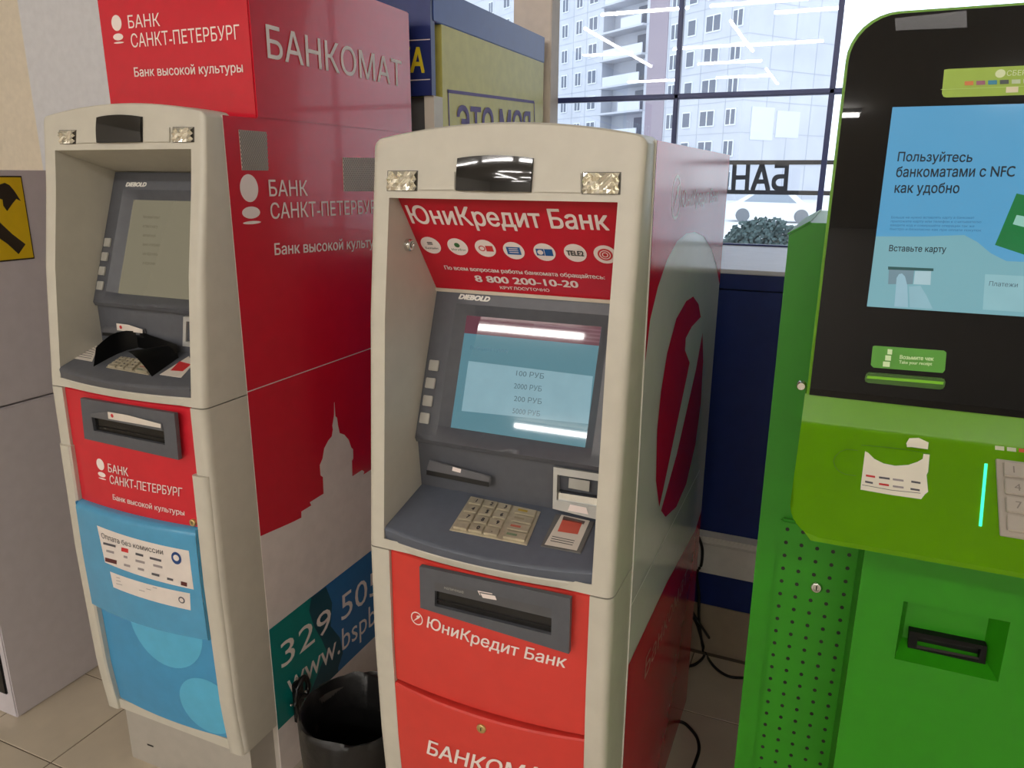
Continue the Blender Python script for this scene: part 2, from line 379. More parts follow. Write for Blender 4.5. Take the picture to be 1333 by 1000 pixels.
def machine(root, P):
    x0, x1, Yf, Yb = P['x0'], P['x1'], P['Yf'], P['Yb']; zt, zsm = P['zt'], P['seam']; ox0, ox1 = P['ox0'], P['ox1']; zo0, zo1 = P['zo0'], P['zo1']
    pf = P['pf']; xc = (x0 + x1) / 2; hw = (x1 - x0) / 2; RD = .2
    # cabinet: hollow behind the opening
    bm = bmesh.new(); e = .0015
    bbox(bm, x0 + e, x1 - e, Yf + RD, Yb, P['base'], zt - .004)
    bbox(bm, x0 + e, ox0 - .004, Yf + e, Yf + RD, zsm, zt - .004); bbox(bm, ox1 + .004, x1 - e, Yf + e, Yf + RD, zsm, zt - .004)
    bbox(bm, ox0 - .004, ox1 + .004, Yf + e, Yf + RD, zo1 + .03, zt - .004)
    bbox(bm, x0 + e, x1 - e, Yf + e, Yf + RD, P['base'], zsm)
    finish('cabinet', bm, P['cabmat'], root)
    fascia(root, x0, x1, Yf, zsm + .0012, zo0, zo1, zt, P['arch'], pf, ox0, ox1, beige)
    # recess lining: side walls, ceiling
    zl = lins(zo0, zo1, 12); bm = bmesh.new()
    for x in (ox0, ox1): grid(lambda t, z: Vector((x, (Yf - pf(z)) * (1 - t) + (Yf + RD) * t, z)), [0, 1], zl, bm=bm)
    c1 = P['ceil']; grid(lambda x, t: Vector((x, (Yf - pf(zo1)) * (1 - t) + c1[0] * t, zo1 * (1 - t) + c1[1] * t)), [ox0, ox1], [0, 1], bm=bm)
    finish('recess_lining', bm, beige, root)
    # header strip, camera window, lamps
    hs = YSurf(lambda x, z: Yf - pf(z))
    for a, b in P['strips']: 
        plate('header_strip', root, hs, [(a[0], a[1]), (b[0], a[2]), (b[0], b[1]), (a[0], b[2])] if 0 else P['stripq'][P['strips'].index((a, b))], M('beige strip', (202, 195, 177), .4), .0012, .0004)
    q = P['camq']; pts = [hs.lift(hs.hit(*p), 0) for p in q]
    bm = bmesh.new(); U = lins(0, 1, 10); 
    def cw(u, v):
        a = pts[0].lerp(pts[1], u); b = pts[3].lerp(pts[2], u); p = b.lerp(a, v); p.z += .004 * v * (1 - (2 * u - 1) ** 2)
        return hs.lift(p, .0045 + .003 * (1 - (2 * u - 1) ** 2) + .0015 * math.sin(math.pi * v))
    grid(cw, U, lins(0, 1, 8), bm=bm); cwo = finish('camera_window', bm, blackgl, root, 60)
    plate('window_rim', cwo, hs, [pts[0], pts[1], pts[2], pts[3]], black, .004, 0)
    for q in P['lampq']:
        pts2 = [hs.lift(hs.hit(*p), 0) for p in q]; bm = bmesh.new(); n_ = 9; m_ = 5; random.seed(3)
        def lf(i, j):
            a = pts2[0].lerp(pts2[1], i / n_); b = pts2[3].lerp(pts2[2], i / n_)
            return hs.lift(b.lerp(a, j / m_), .0008 + (.009 if (i + j) % 2 else .001) * random.random())
        grid(lf, range(n_ + 1), range(m_ + 1), bm=bm); lo = finish('reflector_lamp', bm, M('faceted chrome', (250, 247, 235), .12, .9), root)
        cc = sum(pts2, Vector()) / 4; plate('lamp_housing', lo, hs, [p + (p - cc).normalized() * .0022 for p in pts2], M('lamp grey', (96, 92, 84), .5), .0006, 0)
    # lower posts
    zb = P['zlow']; zz = lins(zb, zsm - .0012, 16)
    for s in (0, 1):
        def C(k):
            L = [(0, -.02), (0, .86), (.0015, .92), (.005, .97), (.010, .995), (.016, 1), (P['postw'][s], 1), (P['postw'][s], .55)]
            d, m = L[k]; return (x0 + d if s == 0 else x1 - d), m
        bm = grid(lambda k, z: Vector((C(k)[0], Yf - pf(z) * C(k)[1], z)), range(8), zz)
        ends = [v for v in bm.verts if abs(v.co.z - zb) < 1e-6]; bm.faces.new(sorted(ends, key=lambda v: v.index) if 0 else ends)
        tops = [v for v in bm.verts if abs(v.co.z - zz[-1]) < 1e-6]; bm.faces.new(tops)
        finish('front_post', bm, beige, root, 38)
    return hs
def panel_surface(ox0, ox1, top, bot, bow_top, bow_bot):
    xc = (ox0 + ox1) / 2; hw = (ox1 - ox0) / 2
    n = Vector((0, -(top[1] - bot[1]), -(top[0] - bot[0]) * -1)).normalized()
    if n.y > 0: n = -n
    def fn(x, v):
        b = (bow_top * (1 - v) + bow_bot * v) * (1 - ((x - xc) / hw) ** 2)
        return Vector((x, top[0] + (bot[0] - top[0]) * v, top[1] + (bot[1] - top[1]) * v)) + n * b
    return fn, n
def screen_unit(root, P, dispq, dmat, btn_px, brand):
    """screen surround with sunk bezel, display, soft keys"""
    ox0, ox1 = P['ox0'], P['ox1']; top, bot = P['scr_top'], P['scr_bot']
    pl = Plane((0, top[0], top[1]), (0, -(top[1] - bot[1]), (bot[0] - top[0]) * -1))
    nrm = Vector((0, top[1] - bot[1], bot[0] - top[0])); 
    pl = Plane((0, top[0], top[1]), (0, -(top[1] - bot[1]), top[0] - bot[0])); n = pl.n
    d = [pl.hit(*p) for p in dispq]                # TL, BL (visible left corners); the display is centred in the opening
    xl = (d[0].x + d[1].x) / 2; xr = ox0 + ox1 - xl; dz1 = d[0].z; dz0 = d[1].z
    y_at = lambda z: top[0] + (bot[0] - top[0]) * (z - top[1]) / (bot[1] - top[1])
    T = .016; m = .017                             # bezel slope width
    xsq = [ox0 + .001, xl - m] + lins(xl, xr, 10) + [xr + m, ox1 - .001]
    zsq = [bot[1], dz0 - m, dz0, dz1, dz1 + m, top[1]]
    xc = (ox0 + ox1) / 2; hw = (ox1 - ox0) / 2
    def fn(x, z):
        k = 0
        if z <= dz0 - m + 1e-6: k = .014 * (1 - ((x - xc) / hw) ** 2) * (1 if z == bot[1] else .5)
        sunk = -T if (xl - 1e-6 <= x <= xr + 1e-6 and dz0 - 1e-6 <= z <= dz1 + 1e-6) else 0
        return Vector((x, y_at(z), z)) + n * (k + sunk)
    bm = grid(fn, xsq, zsq, lambda i, j: j == 2 and 2 <= i <= len(xsq) - 4)
    # rolled chin
    us = lins(ox0 + .001, ox1 - .001, 12)
    def chin(x, t):
        k = .014 * (1 - ((x - xc) / hw) ** 2); b = Vector((x, bot[0], bot[1])) + n * k
        return b + Vector((0, [0, .004, .03][t], [0, -.008, -.012][t]))
    grid(chin, us, [0, 1, 2], bm=bm); bmesh.ops.remove_doubles(bm, verts=bm.verts, dist=1e-6)
    so = finish('screen_surround', bm, dgrey, root, 30)
    bm = bmesh.new(); bm.faces.new([bm.verts.new(Vector((x, y_at(z), z)) - n * T) for x, z in ((xl, dz0), (xr, dz0), (xr, dz1), (xl, dz1))])
    disp = finish('display', bm, dmat, root)
    dpl = Plane(Vector((0, top[0], top[1])) - n * T, n)
    for p in btn_px:
        for mir in (0, 1):
            c = pl.hit(*p); c.x = c.x if not mir else ox0 + ox1 - c.x; u, v = axes(pl); h = .0095
            plate('soft_key', root, pl, [c - u * h - v * h, c + u * h - v * h, c + u * h + v * h, c - u * h + v * h], M('key grey', (178, 176, 168), .4), .004, .001)
    text(so, 'DIEBOLD', pl, *brand, M('brand silver', (236, 234, 226), .3), bold=.06, shear=.3, name='lettering')
    return pl, dpl, disp, (xl, xr, dz0, dz1)
def keypad(root, surf, quad, labels_at=True, proud=.002):
    c = [surf.lift(surf.hit(*p), 0) for p in quad]  # TL TR BR BL
    kp = plate('keypad', root, surf, c, steel, proud, .0006); n = surf.normal()
    at = lambda u, v: (c[0].lerp(c[1], u)).lerp(c[3].lerp(c[2], u), v)
    lab = ['1', '2', '3', '', '4', '5', '6', '', '7', '8', '9', '', '', '0', '.', '']
    funcm = [M('key yellow mark', (190, 160, 60), .5), M('key tan', (190, 178, 150), .35, .6), M('key red mark', (196, 110, 90), .5), M('key green', (120, 140, 110), .5)]
    for r in range(4):
        for k in range(4):
            if k < 3: u0, u1 = .04 + k * .2, .04 + k * .2 + .175
            else: u0, u1 = .69, .96
            v0, v1 = .05 + r * .235, .05 + r * .235 + .195
            plate('key', kp, surf, [at(u0, v0), at(u1, v0), at(u1, v1), at(u0, v1)], steel, .0045, .0008, proud - .0002)
            l = lab[r * 4 + k]
            sp = Plane(surf.lift(at(.5, .5), proud + .0045), n) if isinstance(surf, Plane) else surf
            if l: text(kp, l, sp, at(u0 + .09, v1 - .05), at(u0 + .14, v1 - .05), at(u0 + .09, v0 + .06), darkp, .0003 if isinstance(surf, Plane) else proud + .005, name='key_digit', natural=True, bold=.02)
            elif k == 3:
                poly('key_mark', kp, sp, [at(u0 + .03, v0 + .07), at(u0 + .16, v0 + .07), at(u0 + .16, v1 - .07), at(u0 + .03, v1 - .07)], funcm[r], .0003)
    return kp
def slot_frame(root, name, surf, out_px, in_px, th, depth, mat):
    o = [surf.lift(surf.hit(*p), 0) for p in out_px]; i = [surf.lift(surf.hit(*p), 0) for p in in_px]; bm = bmesh.new()
    frame_bm(bm, surf, o, i, th, depth); r = finish(name, bm, mat, root)
    n = surf.normal(); bm = bmesh.new(); bm.faces.new([bm.verts.new(p - n * (depth - .0004)) for p in i]); finish('slot_mouth', bm, slotb, r)
    mid = [i[3].lerp(i[0], .32), i[2].lerp(i[1], .32)]; bm = bmesh.new()
    lo_, hi_ = -depth + .0006, (th * .6 if depth < 0 else -depth * .2)
    bm.faces.new([bm.verts.new(p) for p in (mid[0] + n * lo_, mid[1] + n * lo_, mid[1] + n * hi_, mid[0] + n * hi_)])
    finish('shutter', bm, M('shutter grey', (44, 42, 40), .3), r)
    return r
def bank_mark(parent, surf, c1, r1, mat):
    """circle over an ellipse over a thin bar; c1 = circle centre (world), r1 radius"""
    u, v = axes(surf)
    ell('emblem', parent, surf, c1, r1, r1 * 1.05, mat); ell('emblem', parent, surf, c1 - v * (r1 * 1.85), r1, r1 * .46, mat); ell('emblem', parent, surf, c1 - v * (r1 * 2.62), r1, r1 * .12, mat)
def uni_mark(parent, surf, c, r, mat):
    u, v = axes(surf); c = surf.lift(surf.hit(*c) if len(c) == 2 else Vector(c), 0); ring('emblem', parent, surf, c, r, r * .16, mat)
    poly('emblem', parent, surf, [c + u * (a * r) + v * (b * r) for a, b in ((-.75, -.72), (.05, .2), (-.1, .35), (.1, .5), (.62, .62), (.5, .3), (.25, .05))], mat, .0009)

# ----------------------------------------------------------------- machine with the orange red front (between bin and kiosk)
def pf2(z): return interp(z, [(.15, .085), (.27, .097), (.42, .11), (.62, .118), (.805, .116), (1.2, .085), (1.40, .058), (1.475, .048)])
A2 = dict(x0=-.693, x1=-.256, Yf=1.10, Yb=1.83, zt=H + .055, seam=H - .615, base=.0, zlow=.14, arch=.022, pf=pf2, ox0=-.66, ox1=-.29, zo0=H - .597, zo1=H - .033,
          ceil=(1.067, H - .034), cabmat=beige_side, postw=(.043, .036), strips=[], stripq=[],
          camq=[(597, 206), (695, 206), (692, 250), (595, 248)], lampq=[[(506, 223), (543, 223), (542, 248), (505, 248)], [(760, 225), (807, 225), (806, 252.5), (759, 252)]],
          scr_top=(1.187, H - .197), scr_bot=(1.096, H - .45))
r2 = thing('cash_machine', (-.475, 1.4, 0), 'beige cash machine with an orange red front and a red emblem ball on its side', 'cash machine')
A2['strips'] = [0, 1]; A2['stripq'] = [[(545, 223.5), (593, 223.5), (593, 247.5), (545, 247.5)], [(698, 225), (757, 225.3), (757, 251), (697, 250)]]
def machine_strips(root, P, hs):
    for q in P['stripq']: plate('header_strip', root, hs, q, beige, .003, .0006)
A2['strips'] = []
hs2 = machine(r2, A2); machine_strips(r2, A2, hs2)
box('plinth', r2, -.66, -.29, 1.06, 1.8, 0.0, .14, M('plinth grey', (150, 144, 134), .5))
# sloping sign
sp = Plane((0, 1.067, H - .034), (0, -.16, -.12)); ox0, ox1 = A2['ox0'], A2['ox1']
sg = poly_pts('sign_panel', r2, [(ox0, 1.067, H - .034), (ox1, 1.067, H - .034), (ox1, 1.187, H - .194), (ox0, 1.187, H - .194)], redsign, (0, .004, .003))
text(sg, 'ЮниКредит Банк', sp, (537, 290), (794, 299), (533, 267), whitep, bold=.02)
cir = [(561, 319), (596, 321), (632, 323), (669, 326), (709, 328), (749, 329), (788, 331)]
u, v = axes(sp)
tele = [M('logo black', (40, 40, 38)), M('logo green', (60, 110, 60)), M('logo red', (204, 48, 50)), M('logo blue', (30, 90, 160)), M('logo blue2', (24, 84, 150)), M('logo black', (40, 40, 38)), M('logo red', (204, 48, 50))]
for k, c in enumerate(cir):
    c3 = sp.hit(*c); ell('logo_disc', sg, sp, c3, .0185, .0185, whitep)
    m = tele[k]
    rect = lambda a, b, c_, d, mm, o=.0012: poly('logo_mark', sg, sp, [c3 + u * a + v * b, c3 + u * c_ + v * b, c3 + u * c_ + v * d, c3 + u * a + v * d], mm, o)
    if k == 0:
        for q in (.002, .0055): rect(-.005, q, .005, q + .002, m)
        text(sg, 'Билайн', sp, c3 + u * -.012 + v * -.008, c3 + u * .012 + v * -.008, c3 + u * -.012 + v * -.0035, m, .0012)
    elif k == 1:
        ell('logo_mark', sg, sp, c3 + v * .004, .005, .005, m, .0012); text(sg, 'МегаФон', sp, c3 + u * -.013 + v * -.008, c3 + u * .013 + v * -.008, c3 + u * -.013 + v * -.0035, m, .0012)
    elif k == 2: ring('logo_mark', sg, sp, c3 + u * -.006, .006, .0018, m, .0012); rect(.001, -.006, .014, .006, m)
    elif k == 3:
        rect(-.012, -.008, .012, .008, m)
        for q in (-.003, .001, .005): rect(-.008, q - .001, .008, q + .0006, whitep, .0015)
    elif k == 4: rect(-.014, -.007, -.0005, .007, m); rect(.0005, -.007, .014, .007, m); ell('logo_mark', sg, sp, c3 + u * -.007, .005, .005, whitep, .0015)
    elif k == 5: text(sg, 'TELE2', sp, c3 + u * -.014 + v * -.005, c3 + u * .014 + v * -.005, c3 + u * -.014 + v * .005, m, .0012, bold=.03)
    else:
        ell('logo_mark', sg, sp, c3, .012, .012, m, .0012); ring('logo_mark', sg, sp, c3, .009, .0015, whitep, .0015); ring('logo_mark', sg, sp, c3, .005, .0015, whitep, .0015)
text(sg, 'По всем вопросам работы банкомата обращайтесь:', sp, (580, 350), (788, 363), (580, 345), whitep, bold=.03)
text(sg, '8 800 200-10-20', sp, (620, 366), (754, 374), (620, 358), whitep, bold=.035)
text(sg, 'КРУГЛОСУТОЧНО', sp, (652, 375.5), (716, 379.3), (652, 371.8), whitep, bold=.02)
box('sign_edge', r2, ox0, ox1, 1.183, 1.19, H - .199, H - .193, M('edge beige', (200, 190, 172), .5))
knob('side_lock', r2, Plane((ox0, 0, 0), (1, 0, 0)), (530, 319), .0105, .009, chrome)
# screen
d2 = M('display teal', (92, 142, 156), .03, emit=.62, var=.01)
pl, dpl, disp, dx = screen_unit(r2, A2, [(603, 409), (581, 556)], d2, [(565.5, 476), (561, 499), (557.5, 522), (553.5, 544.5)], [(597, 389), (638, 393), (597, 383)])
xl, xr, z0, z1 = dx
def onD(x, z): n = dpl.n; return dpl.lift(Vector((x, (dpl.p.y + dpl.p.z * 0), z)), 0) if 0 else Vector((x, dpl.p.y + (dpl.p.z - z) * n.z / n.y, z))
def drect(parent, a, b, c, d, m, o=.0006): return poly('screen_graphic', parent, dpl, [onD(a, b), onD(c, b), onD(c, d), onD(a, d)], m, o)
drect(disp, xl, z1 - .035, xr, z1, M('display red', (112, 58, 74), .03, emit=.55))
for k in range(4): drect(disp, xl + .13, z1 - .012 - k * .006, xr, z1 - .0095 - k * .006, M('display rose', (132, 90, 104), .03, emit=.55), .001)
q = [dpl.hit(*p) for p in [(610, 470), (772, 490), (766, 552), (601, 535)]]
poly('screen_graphic', disp, dpl, q, M('display pale box', (138, 176, 188), .03, emit=.7), .0006)
for body, y0, x_ in (('100 РУБ', 489, 672), ('2000 РУБ', 505.5, 669), ('200 РУБ', 522, 669), ('5000 РУБ', 538, 667)):
    text(disp, body, dpl, (x_, y0), (x_ + 36, y0 + 4.4), (x_, y0 - 7), M('display text', (78, 106, 116), .09, emit=.7), .0012, name='screen_text')
text(disp, 'Выберите сумму', dpl, (612, 455), (662, 459), (612, 450), M('display text2', (72, 118, 136), .09, emit=.7), .0012, name='screen_text')
# under-panel with card reader and receipt printer
und = Plane((0, 1.112, H - .46), (0, -.087, .006)); uq = [(ox0, 1.106, H - .45), (ox1, 1.106, H - .45), (ox1, 1.116, H - .549), (ox0, 1.116, H - .549)]
poly_pts('lower_panel', r2, uq, dgrey, (0, .004, 0))
up = Plane(uq[0], (0, -.099, .010))
cr = plate('card_reader', r2, up, [(560, 598), (640, 620), (638, 634), (556, 612)], M('reader grey', (96, 96, 100), .35), .004, .0015)
poly('card_slot', cr, up, [(557, 611), (638, 627), (638, 633), (557, 617)], black, .0052)
poly('card_icon', cr, up, [(591, 607), (602, 610), (601, 615), (590, 612)], whitep, .0047)
slot_frame(r2, 'receipt_printer', up, [(722, 607), (789, 617), (786, 677), (721, 661)], [(727, 617), (786, 626), (783, 660), (726, 650)], .006, .02, silver)
pz = H - .553
poly('printer_tray', r2, up, [(726.5, 641), (785, 650), (783.5, 660), (726, 650)], chrome, .001)
poly('printer_shutter', r2, up, [(741, 622), (768, 626.5), (767, 640), (740, 635)], M('clear plastic', (170, 168, 160), .15), .001)
poly('receipt_lip', r2, up, [(744, 655), (765, 659), (768, 668), (741, 663)], whitep, .008)
# ledge with bowed front
xc2 = (ox0 + ox1) / 2; hw2 = (ox1 - ox0) / 2
def ledge(root, P, back, front, drop, bow, mat, lip):
    ox0, ox1 = P['ox0'], P['ox1']; xc = (ox0 + ox1) / 2; hw = (ox1 - ox0) / 2
    b = lambda x: bow * (1 - ((x - xc) / hw) ** 2)
    sl_ = (back[1] - front[1]) / (back[0] - front[0]); zf = lambda x: front[1] - b(x) * sl_
    sec = lambda x: [(back[0], back[1]), (front[0] + .006 - b(x), zf(x) + .006 * sl_), (front[0] + .002 - b(x), zf(x) - .0008), (front[0] - b(x), zf(x) - .004), (front[0] + .003 - b(x), front[1] - drop), (front[0] + .06, front[1] - drop)]
    bm = grid(lambda x, k: Vector((x, *sec(x)[k])), lins(ox0 + .0005, ox1 - .0005, 16), range(6)); o = finish('ledge', bm, mat, root, 30)
    sl = lambda x: [(front[0] + .05, front[1] - drop), (front[0] + .005 - b(x) * .9, front[1] - drop - .0005), (front[0] + .003 - b(x) * .9, front[1] - drop - .004), (front[0] + .004 - b(x) * .8, lip), (front[0] + .05, lip)]
    bm = grid(lambda x, k: Vector((x, *sl(x)[k])), lins(ox0 - .006, ox1 + .002, 16), range(5)); finish('lip_strip', bm, beige, root, 30)
    return Plane((0, back[0], back[1]), (0, -(back[1] - front[1]), back[0] - front[0]))
lp = ledge(r2, A2, (1.116, H - .547), (.988, H - .577), .022, .02, ledge_m, H - .614)
keypad(r2, lp, [(613, 647), (704, 667), (686, 711), (585, 691)])
st = plate('leaflet_holder', r2, lp, [(724, 670), (774, 681), (756, 722), (704, 712)], M('holder plastic', (110, 108, 106), .25), .0025, .0008)
poly('card_notice', st, lp, [(731, 672), (768, 680), (751, 719), (709, 711)], M('notice paper', (226, 216, 204), .4), .0032)
poly('notice_picture', st, lp, [(733, 677), (758, 683), (752, 698), (726, 694)], M('notice red', (206, 92, 76), .5), .0036)
poly('notice_picture', st, lp, [(734, 674), (762, 681), (760, 685), (732, 679)], M('notice grey', (108, 92, 88), .5), .0036)
for k in range(3): poly('notice_line', st, lp, [(719 - k * 1.2, 700 + k * 2.8), (748 - k * 1.2, 706 + k * 2.8), (748 - k * 1.2, 706.9 + k * 2.8), (719 - k * 1.2, 700.9 + k * 2.8)], darkp, .0036)
# front doors
def door(root, name, xa, xb, za, zb_, P, bow, proud, mat, top_dip=0, bot_dip=0, rnd=None):
    xc = (xa + xb) / 2; hw = (xb - xa) / 2; Yf, pf = P['Yf'], P['pf']
    fn = lambda x, z: Yf - pf(z) - proud - bow * (1 - min(1, ((x - xc) / hw) ** 2))
    us = lins(xa, xb, 18); bm = bmesh.new(); vs = lins(0, 1, 10)
    zt = lambda x: zb_ - top_dip * (1 - ((x - xc) / hw) ** 2); zl = lambda x: za - bot_dip * (1 - ((x - xc) / hw) ** 2)
    def f(x, k):
        if k == -1: z = zl(x); return Vector((x, Yf - .02, z))
        if k == -2: z = zt(x); return Vector((x, Yf - .02, z))
        z = zl(x) + (zt(x) - zl(x)) * k; e = .003 if k in (0, 1) else 0
        if rnd: e = dict(rnd).get(k, e)
        return Vector((x, fn(x, z) + e, z))
    vv = [-1, 0, .008] + vs[1:-1] + [.992, 1, -2]
    if rnd: vv = [-1, 0, .008] + vs[1:-1] + [k for k, _ in rnd] + [-2]
    grid(f, us, vv, bm=bm)
    for i, x in ((0, xa), (1, xb)):
        grid(lambda t, z: Vector((x, (fn(x, z) + .001) * (1 - t) + (Yf - .02) * t, z)), [0, 1], lins(za, zb_, 10), bm=bm)
    return finish(name, bm, mat, root, 30), YSurf(fn)
xa, xb = A2['x0'] + .0435, A2['x1'] - .0365
zdiv = (PY(.985).hit(514, 887).z + PY(.985).hit(760, 966).z) / 2
up2, us2 = door(r2, 'upper_door', xa, xb, zdiv + .003, H - .618, A2, .014, -.006, redfront, 0, 0)
lo2, ls2 = door(r2, 'lower_door', xa, xb, .15, zdiv, A2, .02, .0, redfront)
bm = grid(lambda x, t: Vector((x, ls2.fn(x, zdiv) + .002 + .008 * t, zdiv + .0006)), lins(xa, xb, 18), [0, 1]); finish('door_edge', bm, redfront, lo2)
fp = PY(us2.fn((xa + xb) / 2, H - .68) - .001)
slot_frame(up2, 'cash_dispenser', fp, [(549.5, 734.5), (745, 776), (743, 847.5), (550.5, 788)], [(569.5, 765.5), (720.5, 801), (720, 823), (569.5, 785.5)], .009, -.0015, dgrey)
poly('icon_plate', r2, fp, [(569, 754), (721, 789), (720.5, 800), (569.5, 764.5)], M('plate grey', (84, 84, 86), .4), .0095)
for k in range(3):
    poly('cash_icon', r2, fp, [(625 + k * 2, 765 + k * 1.6), (644 + k * 2, 768.5 + k * 1.6), (646 + k * 2, 774 + k * 1.6), (628 + k * 2, 771 + k * 1.6)], whitep if k != 1 else M('plate grey'), .0099 + k * .0003)
text(r2, 'наличные', fp, (582, 763), (607, 769), (582, 759), M('faint print', (170, 168, 160)), .0099)
text(up2, 'ЮниКредит Банк', us2, (556, 816), (736, 869), (558, 802), whitep, .0012, bold=.015, free=True)
uni_mark(up2, us2, (543, 805), .0125, whitep)
knob('door_lock', lo2, ls2, (627, 948), .0085, .004, M('brass', (214, 190, 130), .3, .8))
text(lo2, 'БАНКОМАТ', ls2, (556, 980), (652, 1009), (559, 963), whitep, .0012, bold=.02, vis='БАНКО', free=True)
# right flank: glossy film print
sx = PX(A2['x1']); Yf2, Yb2 = A2['Yf'] + .001, A2['Yb']; X = A2['x1']
flank = box('side_panel', r2, X - .001, X + .002, Yf2, Yb2, .02, A2['zt'] - .004, whiteside)
sx = PX(X + .002)
curve = [(935, 372), (932, 345), (926, 325), (916, 308), (904, 302), (893, 304), (881, 314), (868, 338), (856, 374), (846, 416), (834, 478)]
pt = lambda y, z: (X, y, z)
poly('red_film', flank, sx, [pt(Yf2, A2['zt'] - .004), pt(Yb2, A2['zt'] - .004)] + [pt(Yb2, sx.hit(935, 372).z)] + curve[1:-1] + [pt(Yf2, sx.hit(834, 478).z)], redside, .0006)
zlow1 = sx.hit(809, 885).z; zlow2 = sx.hit(905, 690)
poly('red_film', flank, sx, [pt(Yf2, zlow1), (867, 760), pt(zlow2.y, zlow2.z), pt(Yb2, zlow2.z + .02), pt(Yb2, .02), pt(Yf2, .02)], redside, .0006)
poly('emblem_ball', flank, sx, [(866, 673), (858, 662), (853.5, 626), (855, 560), (860, 510), (868, 460), (880, 415), (893, 392), (902, 386), (909, 396), (914, 425), (915, 470), (912, 525), (905, 578), (893, 630), (880, 660)], redside, .0006)
poly('emblem_swoosh', flank, sx, [(851, 688), (862, 640), (893, 492), (897, 472), (891, 456), (892, 440), (900, 425), (915, 409), (914, 432), (905, 482), (880, 592), (856, 678)], whiteside, .0012)
uni_mark(flank, sx, (880, 257), .036, M('film print pale', (240, 206, 196), .15, spec=.16))
text(flank, 'ЮниКредит Банк', sx, (886, 270), (934, 262), (888, 248), M('film print pale'), .0014)
text(flank, 'Банкомат', sx, (838, 885), (893, 757), (842, 852), M('film print faint', (226, 140, 130), .15, spec=.16), .0014)
ln = [sx.hit(910, 612.8), sx.hit(820.8, 788.9)]
poly('panel_joint', flank, sx, [ln[1], ln[0], ln[0] + Vector((0, 0, .003)), ln[1] + Vector((0, 0, .003))], M('joint light', (236, 236, 230), .4), .0014)

# ----------------------------------------------------------------- crimson machine (beside the grey cabinet)
def pf1(z): return interp(z, [(.16, .10), (.3, .113), (.6, .12), (.98, .116), (1.23, .088), (1.40, .058), (1.537, .04)])
A1 = dict(x0=-1.527, x1=-1.09, Yf=1.15, Yb=1.85, zt=H + .112, seam=H - .437, base=.0, zlow=H - 1.245, arch=.02, pf=pf1, ox0=-1.49, ox1=-1.123, zo0=H - .418, zo1=H + .046,
          ceil=(1.235, H + .006), cabmat=beige_side, postw=(.04, .036), strips=[], stripq=[[(101, 170), (127, 170), (127, 186), (101, 187)], [(188, 166), (222, 166), (222, 185), (188, 185)]],
          camq=[(128, 153), (186, 152), (186, 185), (128, 186)], lampq=[[(78, 170), (99, 170), (98, 187), (79, 187)], [(226, 166), (252, 166), (252, 184.5), (226, 185)]],
          scr_top=(1.235, H + .004), scr_bot=(1.137, H - .27))
r1 = thing('cash_machine', (-1.31, 1.45, 0), 'beige cash machine with crimson side, blue lower front and a red light box on top', 'cash machine')
hs1 = machine(r1, A1); machine_strips(r1, A1, hs1)
ox0, ox1 = A1['ox0'], A1['ox1']
d1 = M('display dim', (150, 142, 118), .04, emit=.5, var=.01)
pl1, dpl1, disp1, dx1 = screen_unit(r1, A1, [(164, 257), (147, 380)], d1, [(141, 316), (137.5, 334.5), (134, 353), (131.5, 372)], [(164, 243), (191, 243), (164, 238)])
for k in range(6): text(disp1, ['Уважаемый клиент', 'вставьте карту', 'магнитной полосой', 'вниз и вправо', 'или обратитесь', 'в отделение'][k], dpl1, (186, 284 + k * 12), (186 + 22 - k % 3 * 3, 285 + k * 12), (186, 280 + k * 12), M('display text dim', (122, 114, 92), .1, emit=.45), .0008, name='screen_text')
uq = [(ox0, 1.147, H - .27), (ox1, 1.147, H - .27), (ox1, 1.147, H - .364), (ox0, 1.147, H - .364)]
poly_pts('lower_panel', r1, uq, dgrey, (0, .004, 0)); up1 = PY(1.147)
cr = plate('card_reader', r1, up1, [(137, 425), (191, 428), (191, 438), (137, 437)], M('reader grey'), .006, .002)
poly('card_slot', cr, up1, [(137, 432), (191, 436), (191, 439), (137, 436)], black, .0075)
poly('card_notice', cr, up1, [(156, 420), (172, 422), (190, 428), (190, 433), (157, 429)], M('notice paper'), .009)
ell('notice_mark', cr, up1, (162, 425), .004, .004, M('logo red'), .0095)
slot_frame(r1, 'receipt_printer', up1, [(241, 412), (258, 412), (258, 452), (240, 450)], [(245, 418), (258, 419), (258, 446), (244, 444)], .005, .012, silver)
lp1 = ledge(r1, A1, (1.147, H - .362), (1.036, H - .396), .022, .02, dgrey, H - .436)
# keypad and privacy shield
kq = [(158, 466), (206, 473), (194, 489), (138, 479)]
keypad(r1, lp1, kq)
sh = thing
u, v = axes(lp1); n1 = lp1.n
def wing(pts, hgt, lean=(.12, .2)):
    base = [lp1.lift(lp1.hit(*p), .001) for p in pts]; bm = bmesh.new()
    def f(i, t):
        b = base[i]; k = i / (len(base) - 1)
        return b + Vector((lean[0] * (1 - .8 * i / (len(base) - 1)), lean[1] * (1 - i / (len(base) - 1)), 1)) * (hgt[i] * t)
    grid(f, range(len(base)), lins(0, 1, 3), bm=bm)
    r = bmesh.ops.solidify(bm, geom=bm.faces[:], thickness=.003)
    return finish('privacy_shield', bm, black, r1, 40)
wing([(122, 478), (131, 473), (142, 467), (153, 461.5), (166, 456.5), (180, 453)], [.04, .045, .048, .047, .043, .036])
wing([(180, 453), (195, 456), (212, 460), (232, 465)], [.036, .034, .03, .026], (0, 0))
bA, bB = lp1.lift(lp1.hit(198, 491), .001), lp1.lift(lp1.hit(233, 466), .001)
bm = grid(lambda a, t: bA.lerp(bB, a) + n1 * (.056 * math.sin(t * 1.3) * (1 - .5 * a)) - Vector((1, 0, 0)) * (.04 * (.6 * t + .4 * t * t) * (1 - .5 * a)), lins(0, 1, 5), lins(0, 1, 5))
